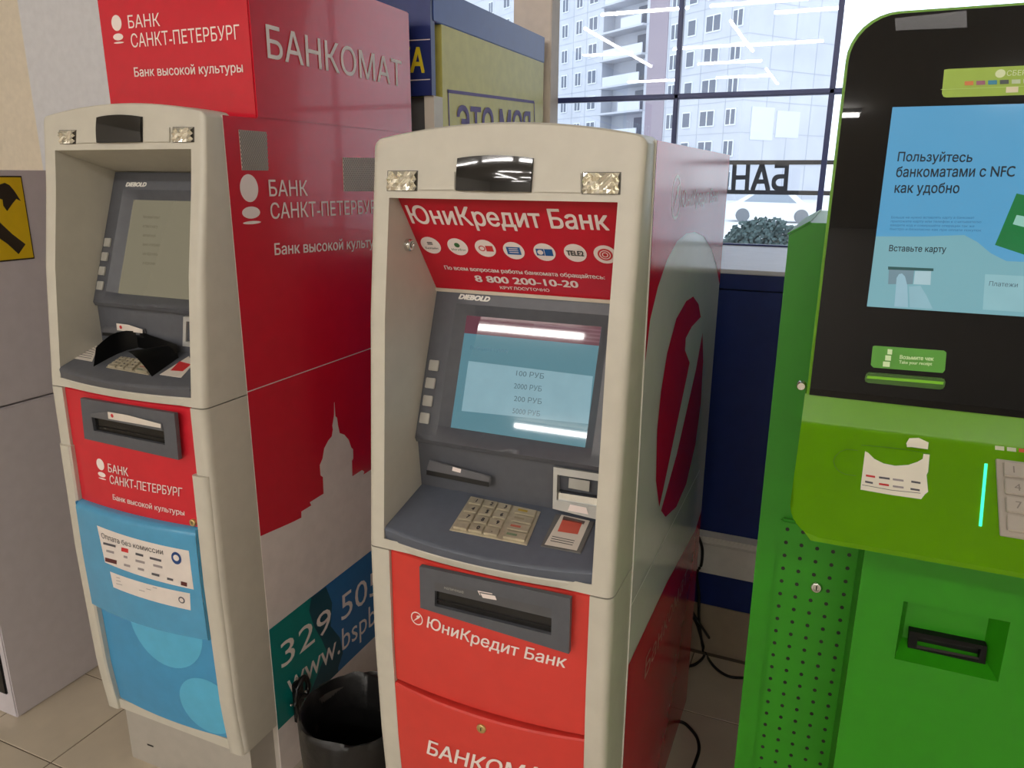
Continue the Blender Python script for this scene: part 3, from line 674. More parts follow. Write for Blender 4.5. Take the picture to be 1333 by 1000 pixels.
bmesh.ops.solidify(bm, geom=bm.faces[:], thickness=.003); finish('privacy_shield', bm, black, r1, 40)
nt_ = M('notice paper')
s1 = plate('notice_sticker', r1, lp1, [(92, 466), (122, 450), (128, 451), (120, 471)], nt_, .0008, 0)
for k in range(6): poly('notice_line', s1, lp1, [(97 + k * 5, 463.5 - k * 2.4), (119 + k * 1.2, 467 - k * 2.6), (119 + k * 1.2, 467.6 - k * 2.6), (97 + k * 5, 464.1 - k * 2.4)], darkp, .0012)
s2 = plate('notice_sticker', r1, lp1, [(208, 488), (236, 492), (252, 474), (246, 464)], nt_, .0008, 0)
poly('notice_picture', s2, lp1, [(222, 483), (238, 484), (249, 475), (234, 471)], M('logo red'), .0012)
# front: red door, blue bulging tray door, blue lower panel
xa, xb = A1['x0'] + .0405, A1['x1'] - .0365
zd1 = (PY(1.03).hit(108, 658).z + PY(1.02).hit(262, 693).z) / 2; zd2 = (PY(1.03).hit(152, 798).z + PY(1.02).hit(284, 834).z) / 2
zbt = H - 1.225
redf1 = M('red front film', (208, 36, 50), .3, var=.03, coat=.15)
blue1 = M('sky blue panel', (78, 160, 204), .25, var=.04, coat=.5); blue2 = M('sky blue film', (70, 152, 200), .35, var=.04)
up1d, us1 = door(r1, 'upper_door', xa, xb, zd1, A1['seam'] - .002, A1, .012, -.006, redf1)
td, ts1 = door(r1, 'tray_door', xa + .004, xb - .008, zd2, zd1 + .006, A1, .016, .012, blue1, rnd=[(.95, .0), (.965, .001), (.98, .004), (.99, .008), (1, .014)])
ld, lds = door(r1, 'lower_door', xa, xb, zbt, zd2, A1, .012, -.008, blue2)
pale = M('pale blue print', (92, 184, 222), .35)
for c, rr in (((213, 815), .105), ((270, 920), .075)):
    c3 = lds.hit(*c); pts = []
    for k in range(40):
        a = 2 * math.pi * k / 40; x = c3.x + rr * math.cos(a); z = c3.z + rr * 1.0 * math.sin(a)
        pts.append(Vector((min(max(x, xa + .001), xb - .001), 0, min(max(z, zbt + .002), zd2 - .002))))
    bm = grid(lambda k, t: lds.lift(Vector((c3.x + (pts[k % 40].x - c3.x) * t, 0, c3.z + (pts[k % 40].z - c3.z) * t)), .0008), range(41), lins(0.001, 1, 5)); finish('printed_circle', bm, pale, ld)
# raised post covers over the door edges
for s, (px, py) in ((0, (92, 578)), (1, (264, 618))):
    zc = us1.hit(px, py).z; xw = .046
    C = [(.006, .8), (.007, .97), (.01, 1.02), (.015, 1.05), (.022, 1.06), (xw - .004, 1.06), (xw, 1.03), (xw, .8)]
    bm = grid(lambda k, z: Vector(((A1['x0'] - .001 + C[k][0]) if s == 0 else (A1['x1'] + .001 - C[k][0]), A1['Yf'] - pf1(z) * C[k][1], z)), range(8), lins(H - 1.25, zc, 14))
    for zz in (H - 1.25, zc): bm.faces.new([v for v in bm.verts if abs(v.co.z - zz) < 1e-6])
    finish('post_cover', bm, beige, r1, 38)
box('bottom_strip', r1, xa - .004, xb + .004, A1['Yf'] - .1, A1['Yf'], H - 1.25, zbt + .001, beige)
fp1 = PY(us1.fn((xa + xb) / 2, H - .5) - .001)
slot_frame(up1d, 'cash_dispenser', fp1, [(109.5, 517), (231.5, 537), (237, 597), (115, 569.5)], [(124, 541), (218, 560), (219.5, 577.5), (127, 559)], .009, -.0015, dgrey)
cp = plate('dispenser_lip', r1, fp1, [(124, 536), (150, 533), (216, 549), (218, 559), (124, 541)], M('reader grey'), .004, .001, .008)
poly('card_notice', cp, fp1, [(147, 534), (172, 538), (216, 550), (216, 555), (148, 543)], nt_, .0126)
ell('notice_mark', cp, fp1, (153, 539), .004, .004, M('logo red'), .013)
bank_mark(up1d, us1, us1.hit(131, 604.5), .0125, whitep)
text(up1d, 'БАНК', us1, (142, 614), (168, 620), (141, 603), whitep, .0012, bold=.005, free=True)
text(up1d, 'САНКТ-ПЕТЕРБУРГ', us1, (144, 629), (238, 646.5), (143.5, 618), whitep, .0012, bold=.005, free=True)
text(up1d, 'Банк высокой культуры', us1, (148, 650), (241, 671), (147.5, 643), whitep, .0012, bold=.01, free=True)
knob('door_lock', up1d, us1, (252, 680), .008, .005, M('brass'))
tp = YSurf(lambda x, z: ts1.fn(x, z))
def sheet(name, parent, surf, px, mat, off=.0006, n=8):
    c = [surf.hit(*p) for p in px]
    bm = grid(lambda a, b: surf.lift(c[0].lerp(c[1], a).lerp(c[3].lerp(c[2], a), b), off), lins(0, 1, n), lins(0, 1, 4)); return finish(name, bm, mat, parent)
stk = M('sticker paper', (236, 226, 218), .45)
sheet('sticker', td, ts1, [(126.5, 684), (246, 717), (252.5, 767.5), (137, 732)], stk)
sheet('sticker', td, ts1, [(143.5, 744), (247.5, 772.5), (248.5, 794.5), (148, 764.5)], stk)
text(td, 'Оплата без комиссии', ts1, (133, 700), (213, 722), (132, 693), darkp, .0012, free=True)
ell('sticker_logo', td, ts1, (230, 726.5), .012, .014, M('logo navy', (34, 70, 130)), .0012); ell('sticker_logo', td, ts1, (230, 726), .007, .007, stk, .0016)
lg = [((143, 709), 16, 'dk'), ((163, 716), 9, 'rd'), ((182, 722), 10, 'dk'), ((203, 728), 15, 'dk'), ((144, 718), 10, 'gy'), ((164, 725), 5, 'gy'), ((183, 731), 12, 'gy'), ((206, 737), 12, 'gy'),
      ((145, 730), 15, 'bk'), ((166, 736), 8, 'gy'), ((184, 741), 8, 'gy'), ((203, 748), 10, 'dk'), ((222, 754), 8, 'dk'), ((240, 760), 8, 'bk')]
lmm = dict(dk=M('logo dark', (86, 84, 90)), rd=M('logo red'), gy=M('logo grey', (160, 150, 150)), bk=M('logo maroon', (90, 40, 40)))
for (cx, cy), w_, m in lg:
    hh = 2.6 if m in ('rd', 'bk') else 1.5
    poly('sticker_logo', td, ts1, [(cx - w_ / 2, cy - hh - w_ * .13), (cx + w_ / 2, cy - hh + w_ * .13), (cx + w_ / 2, cy + hh + w_ * .13), (cx - w_ / 2, cy + hh - w_ * .13)], lmm[m], .0012)
for k in range(3): poly('sticker_logo', td, ts1, [(152, 751 + k * 4), (205 - k * 8, 765.5 - k * 2 + k * 4), (205 - k * 8, 766.3 - k * 2 + k * 4), (152, 751.8 + k * 4)], lmm['gy'], .0012)
ell('sticker_logo', td, ts1, (237, 781), .008, .008, lmm['dk'], .0012); ell('sticker_logo', td, ts1, (237, 781), .005, .005, stk, .0016)
# pedestal
ped = box('pedestal', r1, -1.5, -1.105, 1.075, 1.80, 0.0, H - 1.245, M('pedestal grey', (176, 170, 160), .45))
bz = PY(1.075)
poly('anchor_hole', ped, bz, [(192, 968), (200, 971), (200, 973), (192, 970)], black)
# side film
X1 = A1['x1']; s1x = PX(X1 + .001); Yf1, Yb1 = A1['Yf'] + .001, A1['Yb']; q1 = lambda y, z: (X1, y, z)
fl = box('side_panel', r1, X1 - .0015, X1 + .001, Yf1, Yb1, .02, A1['zt'] - .004, M('side white film', (236, 226, 222), .32))
sky = [(339, 698), (380, 680), (392, 674), (392, 666), (405, 658), (403, 654), (421, 642.6), (420, 621), (417, 619), (416, 605.6), (419.6, 597), (421.8, 583.6), (427, 573.7), (431.7, 568), (433, 559.4), (432.4, 554), (434, 544), (434.6, 540), (434.7, 523.8), (435.2, 523.8), (436.3, 541.8), (438.5, 544), (439.8, 554), (442, 563.8), (448, 566), (453.7, 572.6), (457, 582.5), (459.4, 585), (459.6, 596.8), (458, 600), (458.5, 620), (471, 612), (474, 614), (473, 617.7), (481, 612.6)]
ze = s1x.hit(481, 612.6).z; zf = s1x.hit(339, 698).z; zsm = s1x.hit(320, 511).z
poly('crimson_film', fl, s1x, [q1(Yf1, A1['zt'] - .004), q1(Yb1, A1['zt'] - .004), q1(Yb1, zsm + .0012), q1(Yf1, zsm + .0012)], crimson, .0006)
poly('crimson_film', fl, s1x, [q1(Yf1, zsm - .0012), q1(Yb1, zsm - .0012), q1(Yb1, ze)] + sky[::-1][:-1] + [q1(Yf1, zf)], crimson, .0006)
teal = M('teal film', (0, 128, 124), .3); tealb = M('blue film', (40, 110, 170), .3); teald = M('dark teal film', (14, 72, 90), .3)
T1, T2 = s1x.hit(349.4, 821.4), s1x.hit(484.6, 714.8); B1 = s1x.hit(360.6, 945.5); B2 = s1x.hit(485.8, 835.7)
zT = (T1.z + T2.z) / 2; zB = (B1.z + B2.z) / 2
poly('blue_film', fl, s1x, [q1(Yf1, zT), q1(Yb1, zT), q1(Yb1, zB), q1(Yf1, zB)], tealb, .0006)
poly('teal_film', fl, s1x, [q1(Yf1, zT), (405, 777), (402, 795), (408, 815), (418, 832), (425, 848), q1(s1x.hit(398, 916).y, zB), q1(Yf1, zB)], teal, .0009)
poly('dark_film', fl, s1x, [(405, 777.5), (424, 764), (432, 785), (430, 815), (442, 830), (446, 850), (440, 869), q1(s1x.hit(440, 876).y, zB), q1(s1x.hit(398, 912).y, zB), (425, 848), (418, 832), (408, 815), (402, 795)], teald, .0009)
text(fl, '329', s1x, (366, 871), (431, 817.5), (362, 841), whitep, .0014)
text(fl, '5050', s1x, (444, 809), (511, 754.5), (440, 779), whitep, .0014)
text(fl, 'www.bspb.ru', s1x, (374, 908), (489, 810), (371, 878), whitep, .0014, vis='www.bspb', cap=.69)
bank_mark(fl, s1x, s1x.hit(324, 245), .0255, whitep)
text(fl, 'БАНК', s1x, (350, 255.5), (400, 255), (348, 234), whitep, .0014, bold=.005)
text(fl, 'САНКТ-ПЕТЕРБУРГ', s1x, (352, 285), (481, 278), (350, 264), whitep, .0014, vis='САНКТ-ПЕТЕРБУ', bold=.005)
text(fl, 'Банк высокой культуры', s1x, (357, 332), (480, 322), (355, 317), whitep, .0014, vis='Банк высокой культ', bold=.015)
# perforated vents: a pale grille with rows of holes
holes = M('vent hole', (150, 140, 130), .6); gr = M('vent grille', (224, 214, 204), .45)
for q, nx, nz in (([(310, 169), (346, 172), (348.5, 222), (314.5, 221.5)], 13, 19), ([(445.5, 205), (500, 206), (500, 249), (447, 249)], 24, 16)):
    c = [s1x.lift(s1x.hit(*p), 0) for p in q]; g = plate('vent_grille', fl, s1x, c, gr, .0015, 0)
    bm = bmesh.new()
    for i in range(nx):
        for j in range(nz):
            uu = (i + .5 + (.25 if j % 2 else -.25)) / nx; vv = (j + .5) / nz; p = c[0].lerp(c[1], uu).lerp(c[3].lerp(c[2], uu), vv); p.x += .0022
            disc_bm(bm, p, Vector((0, 1, 0)), Vector((0, 0, 1)), .0028, .0028, 6)
    o = finish('vent_holes', bm, holes, r1); o['kind'] = 'stuff'
# latch on the flank
lt = tube('latch_loop', [s1x.lift(s1x.hit(*p), .012) for p in [(383, 932), (380, 905), (386, 886), (392, 880), (396, 890), (393, 903), (384, 905), (378, 918)]], .0065, black, r1, 8, 5)
for p in ((386.5, 884), (397, 900), (379, 918)): knob('screw', r1, Plane((X1 + .018, 0, 0), (1, 0, 0)), p, .003, .002, chrome, slot=False)
box('latch_base', r1, X1, X1 + .014, s1x.hit(384, 905).y - .012, s1x.hit(384, 905).y + .02, s1x.hit(384, 940).z, s1x.hit(384, 885).z, black, .004)

# ----------------------------------------------------------------- red light box on the crimson machine
lb = thing('light_box', (-1.29, 1.55, A1['zt']), 'red box sign with white bank lettering standing on top of the crimson cash machine', 'sign')
bx0, bx1, by0, by1, bz0, bz1 = -1.492, -1.09, 1.246, 1.845, A1['zt'] - .0038, H + .408
box('housing', lb, bx0, bx1, by0, by1, bz0, bz1, crimson, .003)
bf = PY(by0); bs_ = PX(bx1)
bank_mark(lb, bf, bf.hit(152, 30), .0145, whitep)
text(lb, 'БАНК', bf, (168, 37), (209, 34), (167, 20), whitep, bold=.0)
text(lb, 'САНКТ-ПЕТЕРБУРГ', bf, (172, 62), (313, 51), (171, 44), whitep, bold=.0)
text(lb, 'Банк высокой культуры', bf, (176, 100), (317, 94), (176, 88), whitep, bold=.01)
text(lb, 'БАНКОМАТ', bs_, (348, 75), (523, 113), (344, 31), whitep, bold=.005)

# ================================================================= GREEN TERMINAL
g_dark = M('green enamel', (40, 134, 10), .4, var=.04); g_mid = g_dark
g_lime = M('lime enamel', (90, 145, 0), .26, var=.03, spec=.3); g_col = g_dark
k3 = thing('payment_terminal', (.27, 1.4, 0), 'green self service bank terminal with black glass screen and lime tray', 'terminal')
cx = .27; KL = -.075; KR = 2 * cx - KL; YC = 1.25
zc1 = PY(YC).hit(1027, 306).z; zc2 = PY(YC).hit(1055, 290).z; xt = PY(YC).hit(1055, 290).x
prof = [(KL, 0), (KR, 0), (KR, zc1), (2 * cx - xt, zc2), (xt, zc2), (KL, zc1)]
cab = poly_pts('cabinet', k3, [(x, YC, z) for x, z in prof], g_dark, (0, .5, 0))
poly_pts('top_trim', cab, [(KL - .002, YC - .002, zc1), (xt, YC - .002, zc2), (xt, YC - .002, zc2 + .003), (KL - .002, YC - .002, zc1 + .003)], g_dark, (0, .5, 0))
# perforated side doors with lock
pyc = PY(YC)
pd0, pd1 = pyc.hit(1016, 672), pyc.hit(1120, 710); 
for s in (0, 1):
    xA, xB = -.041, .088
    if s: xA, xB = 2 * cx - xB, 2 * cx - xA
    zt_ = pd0.z; bm = bmesh.new()
    bbox(bm, xA, xB, YC - .012, YC + .002, .03, zt_, .004, 2); pdoor = finish('perforated_door', bm, g_mid, k3, 40)
    bm = bmesh.new(); dz = .0268
    for i in range(5):
        for j in range(34):
            z = zt_ - .016 - j * .0242 - i * .0005; x = xA + .012 + i * .0245
            if z < .05 or (1 <= i <= 3 and j in (4,) and 1.5 < i < 2.5) : continue
            disc_bm(bm, Vector((x, YC - .0124, z)), Vector((1, 0, 0)), Vector((0, 0, 1)), .0033, .0036, 8)
    ho = finish('perforations', bm, black, pdoor); ho['kind'] = 'stuff'
    if s == 0: lk = (1063, 764)
    knob('door_lock', pdoor, PY(YC - .012), lk if s == 0 else (2 * cx - .027, YC - .012, H - .667), .0095, .006, chrome)
# central column with dispenser recess
YK = 1.12; cl = .082; crx = 2 * cx - cl; pk = PY(YK); zk = pk.hit(1128, 715).z
rq = [pk.hit(*p) for p in [(1175, 783), (1315, 810), (1300, 886), (1165, 860)]]
ra, rb_ = (rq[0].x + rq[3].x) / 2, (rq[1].x + rq[2].x) / 2; rt, rbz = (rq[0].z + rq[1].z) / 2, (rq[2].z + rq[3].z) / 2
bm = bmesh.new(); xg = [cl, ra, rb_, crx]; zg = [.0, rbz, rt, zk]
grid(lambda x, z: Vector((x, YK, z)), xg, zg, lambda i, j: i == 1 and j == 1, bm=bm)
grid(lambda t, z: Vector((cl, YK + (YC - YK) * t, z)), [0, 1], [0, zk], bm=bm); grid(lambda t, z: Vector((crx, YK + (YC - YK) * t, z)), [0, 1], [0, zk], bm=bm)
grid(lambda x, t: Vector((x, YK + (YC - YK) * t, zk)), [cl, crx], [0, 1], bm=bm)
D = .035; o4 = [(ra, rbz), (rb_, rbz), (rb_, rt), (ra, rt)]; i4 = [(ra + .01, rbz + .018), (rb_ - .018, rbz + .018), (rb_ - .018, rt - .012), (ra + .01, rt - .012)]
for k in range(4):
    a, b = o4[k], o4[(k + 1) % 4]; c, d = i4[(k + 1) % 4], i4[k]
    bm.faces.new([bm.verts.new(q) for q in (Vector((a[0], YK, a[1])), Vector((b[0], YK, b[1])), Vector((c[0], YK + D, c[1])), Vector((d[0], YK + D, d[1])))])
bm.faces.new([bm.verts.new(Vector((a, YK + D, b))) for a, b in i4])
bmesh.ops.remove_doubles(bm, verts=bm.verts, dist=1e-6)
colm = finish('column', bm, g_col, k3)
box('tray_support', k3, cl + .01, crx - .01, 1.165, YC, zk - .005, H - .475, g_dark)
pdn = PY(YK + D)
bm = bmesh.new(); o_ = [pdn.hit(*p) for p in [(1183, 815), (1283, 835), (1280, 864), (1180, 843)]]; i_ = [pdn.hit(*p) for p in [(1194, 823), (1275, 838.5), (1272, 853), (1192, 838)]]
frame_bm(bm, pdn, o_, i_, .014, 0); so = finish('slot_bezel', bm, M('bezel black', (10, 10, 10), .5, spec=.2), k3)
bm = bmesh.new(); bm.faces.new([bm.verts.new(p + Vector((0, -.001, 0))) for p in i_]); finish('slot_mouth', bm, black, so)
poly('slot_shutter', so, pdn, [(1193, 834), (1273, 850), (1272, 861), (1190, 844)], M('shutter brown', (34, 30, 28), .5), .0125)
# screen head: black glass on a lime-edged housing
def rounded(x0, x1, z0, z1, r, n=8, bottom=False):
    pts = [(x0, z0), (x1, z0)]
    for k in range(n + 1):
        a = math.pi / 2 * k / n; pts.append((x1 - r + r * math.cos(a), z1 - r + r * math.sin(a)))
    for k in range(n + 1):
        a = math.pi / 2 * (1 + k / n); pts.append((x0 + r + r * math.cos(a), z1 - r + r * math.sin(a)))
    return pts
YS0, YS1 = 1.02, 1.065; zS0 = H - .2715; zS1 = H + .19; BL = -.0195; BR = 2 * cx - BL
ys = lambda z: YS0 + (YS1 - YS0) * (z - zS0) / (zS1 - zS0)
slp = Plane((0, YS0, zS0), (0, -(zS1 - zS0), (YS1 - YS0)))
pts = rounded(BL, BR, zS0, zS1, .052)
head = poly_pts('screen_head', k3, [(x, ys(z), z) for x, z in pts], g_lime, (0, .11, 0))
poly_pts('head_back', k3, [(x, ys(z) + .11, z) for x, z in rounded(BL + .03, BR - .03, zS0 + .02, zS1 - .03, .04)], g_dark, (0, .2, 0))
pts = rounded(BL + .0035, BR - .0035, zS0, zS1 - .0035, .05)
gl = poly_pts('screen_glass', k3, [slp.lift(Vector((x, ys(z), z)), .003) for x, z in pts], M('kiosk glass', (7, 8, 11), .012, spec=.35), tuple(-slp.n * .0035))
gp = Plane(slp.p + slp.n * .003, slp.n)
dTL, dBL, dBR = gp.hit(1160, 140), gp.hit(1130, 400), gp.hit(1333, 412)
dxl = (dTL.x + dBL.x) / 2; dxr = 2 * cx - dxl; dz1 = dTL.z; dz0 = (dBL.z + dBR.z) / 2
gpt = lambda x, z: gp.lift(Vector((x, ys(z), z)), 0)
E1 = .75
kd = poly('display', k3, gp, [gpt(dxl, dz0), gpt(dxr, dz0), gpt(dxr, dz1), gpt(dxl, dz1)], M('kiosk display blue', (84, 158, 200), .06, emit=E1, var=.01), .0004)
lowc = [(1138, 308), (1200, 308), (1255, 306), (1272, 315), (1290, 330), (1310, 340), (1333, 341)]
h2 = [gp.hit(*p) for p in lowc]
poly('screen_graphic', kd, gp, [gpt(dxl, dz0), gpt(dxr, dz0), gpt(dxr, h2[-1].z)] + [h for h in h2[::-1][:-1]] + [gpt(dxl, h2[0].z)], M('kiosk display pale', (120, 172, 182), .06, emit=E1, var=.01), .0008)
kt = M('kiosk text', (34, 52, 66), .1, emit=.4)
text(kd, 'Пользуйтесь', gp, (1168, 210), (1265, 211), (1169, 198), kt, .0014, bold=.014, name='screen_text')
text(kd, 'банкоматами с NFC', gp, (1166, 230.5), (1320, 230), (1167, 217), kt, .0014, bold=.014, name='screen_text')
text(kd, 'как удобно', gp, (1164, 251), (1248, 251.5), (1165, 238), kt, .0014, bold=.014, name='screen_text')
text(kd, 'Вставьте карту', gp, (1157, 327), (1231, 328.5), (1158, 319), kt, .0014, bold=.014, name='screen_text')
text(kd, 'Платежи', gp, (1287, 372), (1324, 374), (1288, 366), M('kiosk text soft', (86, 112, 124), .1, emit=.5), .0018, name='screen_text')
for k in range(4): text(kd, ['Больше не нужно вставлять карту в банкомат', 'приложите карту или телефон к считывателю', 'введите код и совершайте операции так же', 'быстро и безопасно как при оплате покупок'][k], gp, (1160 - k * .6, 284.5 + k * 5), (1268 + (k % 2) * 9, 285 + k * 5.5), (1160, 281.5 + k * 5), M('kiosk text blue', (62, 118, 158), .1, emit=.6), .0014, name='screen_text')
poly('screen_graphic', kd, gp, [(1282, 357), gpt(dxr - .01, gp.hit(1282, 357).z), gpt(dxr - .01, gp.hit(1279, 403).z), (1279, 403)], M('kiosk tile', (140, 186, 194), .06, emit=E1), .0012)
poly('screen_graphic', kd, gp, [(1323, 252), (1375, 263), (1352, 338), (1295, 319)], M('kiosk card green', (18, 128, 66), .06, emit=.6), .0014)
poly('screen_graphic', kd, gp, [(1323, 280), (1345, 284), (1341, 298), (1318, 292)], M('kiosk card chip', (150, 205, 190), .06, emit=.7), .0018)
poly('screen_graphic', kd, gp, [(1156, 347), (1215, 349.5), (1215, 353), (1156, 351)], M('kiosk slot', (44, 92, 92), .06, emit=.6), .0014)
poly('screen_graphic', kd, gp, [(1157, 351), (1190, 352), (1188, 370), (1156, 370)], M('kiosk grey', (116, 146, 158), .06, emit=.7), .0012)
poly('screen_graphic', kd, gp, [(1191, 353), (1212, 353), (1211, 371), (1189, 370)], M('kiosk card pale', (168, 198, 206), .06, emit=.75), .0014)
hm = M('kiosk hand', (150, 188, 202), .06, emit=.75)
poly('screen_graphic', kd, gp, [(1164, 399), (1167, 362), (1170, 357), (1174, 356), (1178, 360), (1181, 372), (1182, 400)], hm, .0016)
poly('screen_graphic', kd, gp, [(1184, 400), (1183, 373), (1198, 372), (1206, 385), (1214, 402)], M('kiosk hand soft', (140, 182, 194), .06, emit=.75), .0015)
# stickers on the glass
sk = poly('header_sticker', k3, gp, [(1229, 91), (1226, 122), (1228, 126), (1232, 127), gpt(gp.hit(1225, 90).x + .19, gp.hit(1232, 127).z), gpt(gp.hit(1225, 90).x + .19, gp.hit(1232, 90).z), (1234, 90)], M('sticker lime', (146, 178, 40), .4), .0005)
poly('sticker_band', sk, gp, [(1224.5, 116.5), (1333, 112), (1333, 112.8), (1224.5, 117.3)], M('band pale', (176, 206, 96), .4), .0009)
ell('sticker_logo', sk, gp, (1302, 96), .005, .0045, M('logo pale', (216, 228, 180)), .001)
text(sk, 'СБЕРБАНК', gp, (1310, 99), (1364, 97), (1310, 92), M('logo pale'), .001)
for k, m in enumerate([(206, 120, 60), (150, 90, 110), (40, 130, 160), (60, 70, 66), (190, 206, 170), (200, 206, 190), (180, 200, 190)]):
    x_ = 1255.5 + k * 15.3; y_ = 108.5 - k * .55
    poly('sticker_logo', sk, gp, [(x_, y_ + 3), (x_ + 11.5, y_ + 2.6), (x_ + 11.5, y_ - 2.8), (x_, y_ - 2.4)], M('pay%d' % k, m), .001)
poly('sticker_logo', sk, gp, [(1309, 121), (1325, 120.5), (1325.5, 113), (1309.5, 113.6)], M('logo cream', (222, 214, 180)), .0013)
rc = plate('receipt_label', k3, gp, [(1136, 451), (1138.5, 450), (1229, 456.5), (1232, 459), (1230, 482), (1227, 485.5), (1137, 478.5), (1133.5, 475)], M('label green', (78, 150, 44), .4), .0008, 0)
text(rc, 'Возьмите чек', gp, (1171, 467), (1215, 469.5), (1171, 462), M('label text', (216, 240, 190)), .0014, bold=.03)
text(rc, 'Take your receipt', gp, (1170, 473), (1213, 475.5), (1170, 469), M('label text'), .0014, bold=.02)
for k in range(3): poly('receipt_icon', rc, gp, [(1149 + k * 3, 477 - k * 8), (1158 + k * 1.5, 477.6 - k * 8), (1158.5 + k * 1.5, 471 - k * 8), (1149.5 + k * 3, 470.4 - k * 8)], M('label text'), .0014)
rs = plate('receipt_slot', k3, gp, [(1127, 487), (1129, 484), (1228, 492), (1231, 495), (1229, 505), (1226, 507), (1128, 498), (1125, 495)], M('slot green dark', (50, 92, 20), .3), .004, .0015)
poly('slot_lip', rs, gp, [(1129, 488.5), (1228, 496.5), (1227, 500), (1128, 492)], M('slot lime plastic', (118, 188, 44), .2), .0046)
poly('camera_bar', k3, gp, [(1165, 24), (1258, 14), (1259, 36), (1166, 40)], M('bar grey', (10, 10, 14), .2), .0005)
knob('head_screw', k3, PY(YS0 + .02), (1043.5, 501), .006, .01, chrome, slot=False)
knob('head_screw', k3, PY(YS0 + .02), (2 * cx + .025, YS0 + .02, H - .26), .006, .01, chrome, slot=False)
# tray
tp0, tp1, tp2 = (YS0 + .001, zS0 + .0005), (1.011, H - .309), (.872, H - .402)
R_ = .036; TS_ = [(YS0 + .04, zS0 + .0005), tp0, (tp1[0] + .0012, tp1[1] + .005), (tp1[0] - .0002, tp1[1] + .0015)]
sl0, sl1 = (tp1[0] - .0025, tp1[1] - .001), (tp2[0] + .004, tp2[1] + .0026)
tk = [0, .25, .5, .72, .79, .85, .9, .94, .97, .99, 1]
TS_ += [(sl0[0] + (sl1[0] - sl0[0]) * t, sl0[1] + (sl1[1] - sl0[1]) * t) for t in tk]
TS_ += [tp2, (tp2[0] + .001, tp2[1] - .006), (tp2[0] + .02, tp2[1] - .014), (1.12, H - .48), (1.2, H - .48)]
tray_sec = lambda k: TS_[k]; NT = len(TS_)
def tray_pt(i, k):
    y, z = TS_[k]; t = min(1, max(0, (tp2[0] + R_ - y) / R_))
    ins = R_ * (1 - math.sqrt(max(0, 1 - t * t))) if k < NT - 3 else (.034, .04, .02)[k - NT + 3]
    xL = BL - .002 + ins; xR = 2 * cx - xL; return Vector((xL + (xR - xL) * i, y, z))
bm = grid(tray_pt, lins(0, 1, 10), range(NT))
for e in (0, 1):
    vs_ = [tray_pt(e, k) for k in range(NT)]; V_ = [bm.verts.new(p) for p in vs_]
    for t in tessellate_polygon([[Vector((0, p.y, p.z)) for p in vs_]]): bm.faces.new([V_[i] for i in t])
bmesh.ops.remove_doubles(bm, verts=bm.verts, dist=1e-6)
tray = finish('tray', bm, g_lime, k3, 28)
ta, tb_ = sl0, sl1; tpl = Plane((0, ta[0], ta[1]), (0, -(ta[1] - tb_[1]), ta[0] - tb_[0]))
line = M('joint dark green', (70, 120, 16), .5)
stroke(tray, tpl, [(1117, 587), (1102, 585.5), (1093, 589), (1087, 595), (1085, 601), (1087, 608), (1092, 614), (1100, 618), (1114, 620)], .0012, line)
stroke(tray, tpl, [(1121, 580), (1150, 582.5), (1180, 586), (1210, 591.5), (1208, 618)], .0014, line)
lbk = M('torn label', (240, 232, 214), .5)
tl_ = poly('torn_label', k3, tpl, [(1126, 588), (1130, 590), (1138, 598), (1150, 604), (1165, 607), (1182, 606), (1194, 602), (1201, 598), (1202, 591.5), (1210, 592.5), (1208, 615), (1206, 619), (1208, 641), (1204, 644), (1199, 650.5), (1160, 645), (1120, 638), (1121, 628)], lbk, .0009)
poly('torn_scrap', tl_, tpl, [(1179, 580), (1183, 573.5), (1195, 573), (1208, 579), (1207, 588), (1186, 585), (1180, 585)], lbk, .0045)
for k, (x_, y_, w_, m) in enumerate([(1127, 620, 12, 'rd'), (1144, 622.5, 14, 'dk'), (1162, 625, 14, 'gy'), (1186, 628, 12, 'dk'), (1126, 628, 10, 'dk'), (1144, 631, 13, 'rd'), (1162, 634, 14, 'gy'), (1185, 637.5, 12, 'dk')]):
    poly('label_logo', tl_, tpl, [(x_, y_ - 1.4), (x_ + w_, y_ + .5), (x_ + w_, y_ + 3), (x_, y_ + 1.1)], lmm[m], .0013)
stroke(tl_, tpl, [(1122, 632), (1160, 639), (1198, 643)], .0007, darkp, .0013, 'label_line')
led = plate('led_strip', k3, tpl, [(1281.5, 604), (1285.5, 604.5), (1278, 685.5), (1274, 685)], light_mat('led green', (70, 255, 185), 1.4), .001, 0)
kq3 = [tpl.hit(*p) for p in [(1302.5, 599.5), (1333, 605), (1333, 702), (1293.5, 697)]]; u3, v3 = axes(tpl)
kx0 = (kq3[0].x + kq3[3].x) / 2; wk = .15
kA = tpl.lift(Vector((kx0, 0, 0)) + Vector((0, kq3[0].y, kq3[0].z)), 0); kB = tpl.lift(Vector((kx0, kq3[3].y, kq3[3].z)), 0)
c3 = [kA, kA + u3 * wk, kB + u3 * wk, kB]
kp3 = plate('keypad', k3, tpl, c3, M('pad grey', (178, 168, 156), .4), .003, .0008)
at3 = lambda a, b: c3[0].lerp(c3[1], a).lerp(c3[3].lerp(c3[2], a), b)
kpl = Plane(tpl.p + tpl.n * .0072, tpl.n)
for r_ in range(4):
    for k in range(5):
        a0 = .045 + k * .19; b0 = .06 + r_ * .232
        plate('key', kp3, tpl, [at3(a0, b0), at3(a0 + .165, b0), at3(a0 + .165, b0 + .19), at3(a0, b0 + .19)], M('key light', (190, 180, 168), .35, .2), .0042, .0008, .003)
        dg = [['1', '2', '3'], ['4', '5', '6'], ['7', '8', '9'], ['', '0', '']][r_]
        if k < 3 and dg[k]: text(kp3, dg[k], kpl, at3(a0 + .06, b0 + .14), at3(a0 + .09, b0 + .14), at3(a0 + .06, b0 + .05), M('digit grey', (140, 130, 122)), .0003, name='key_digit', natural=True)
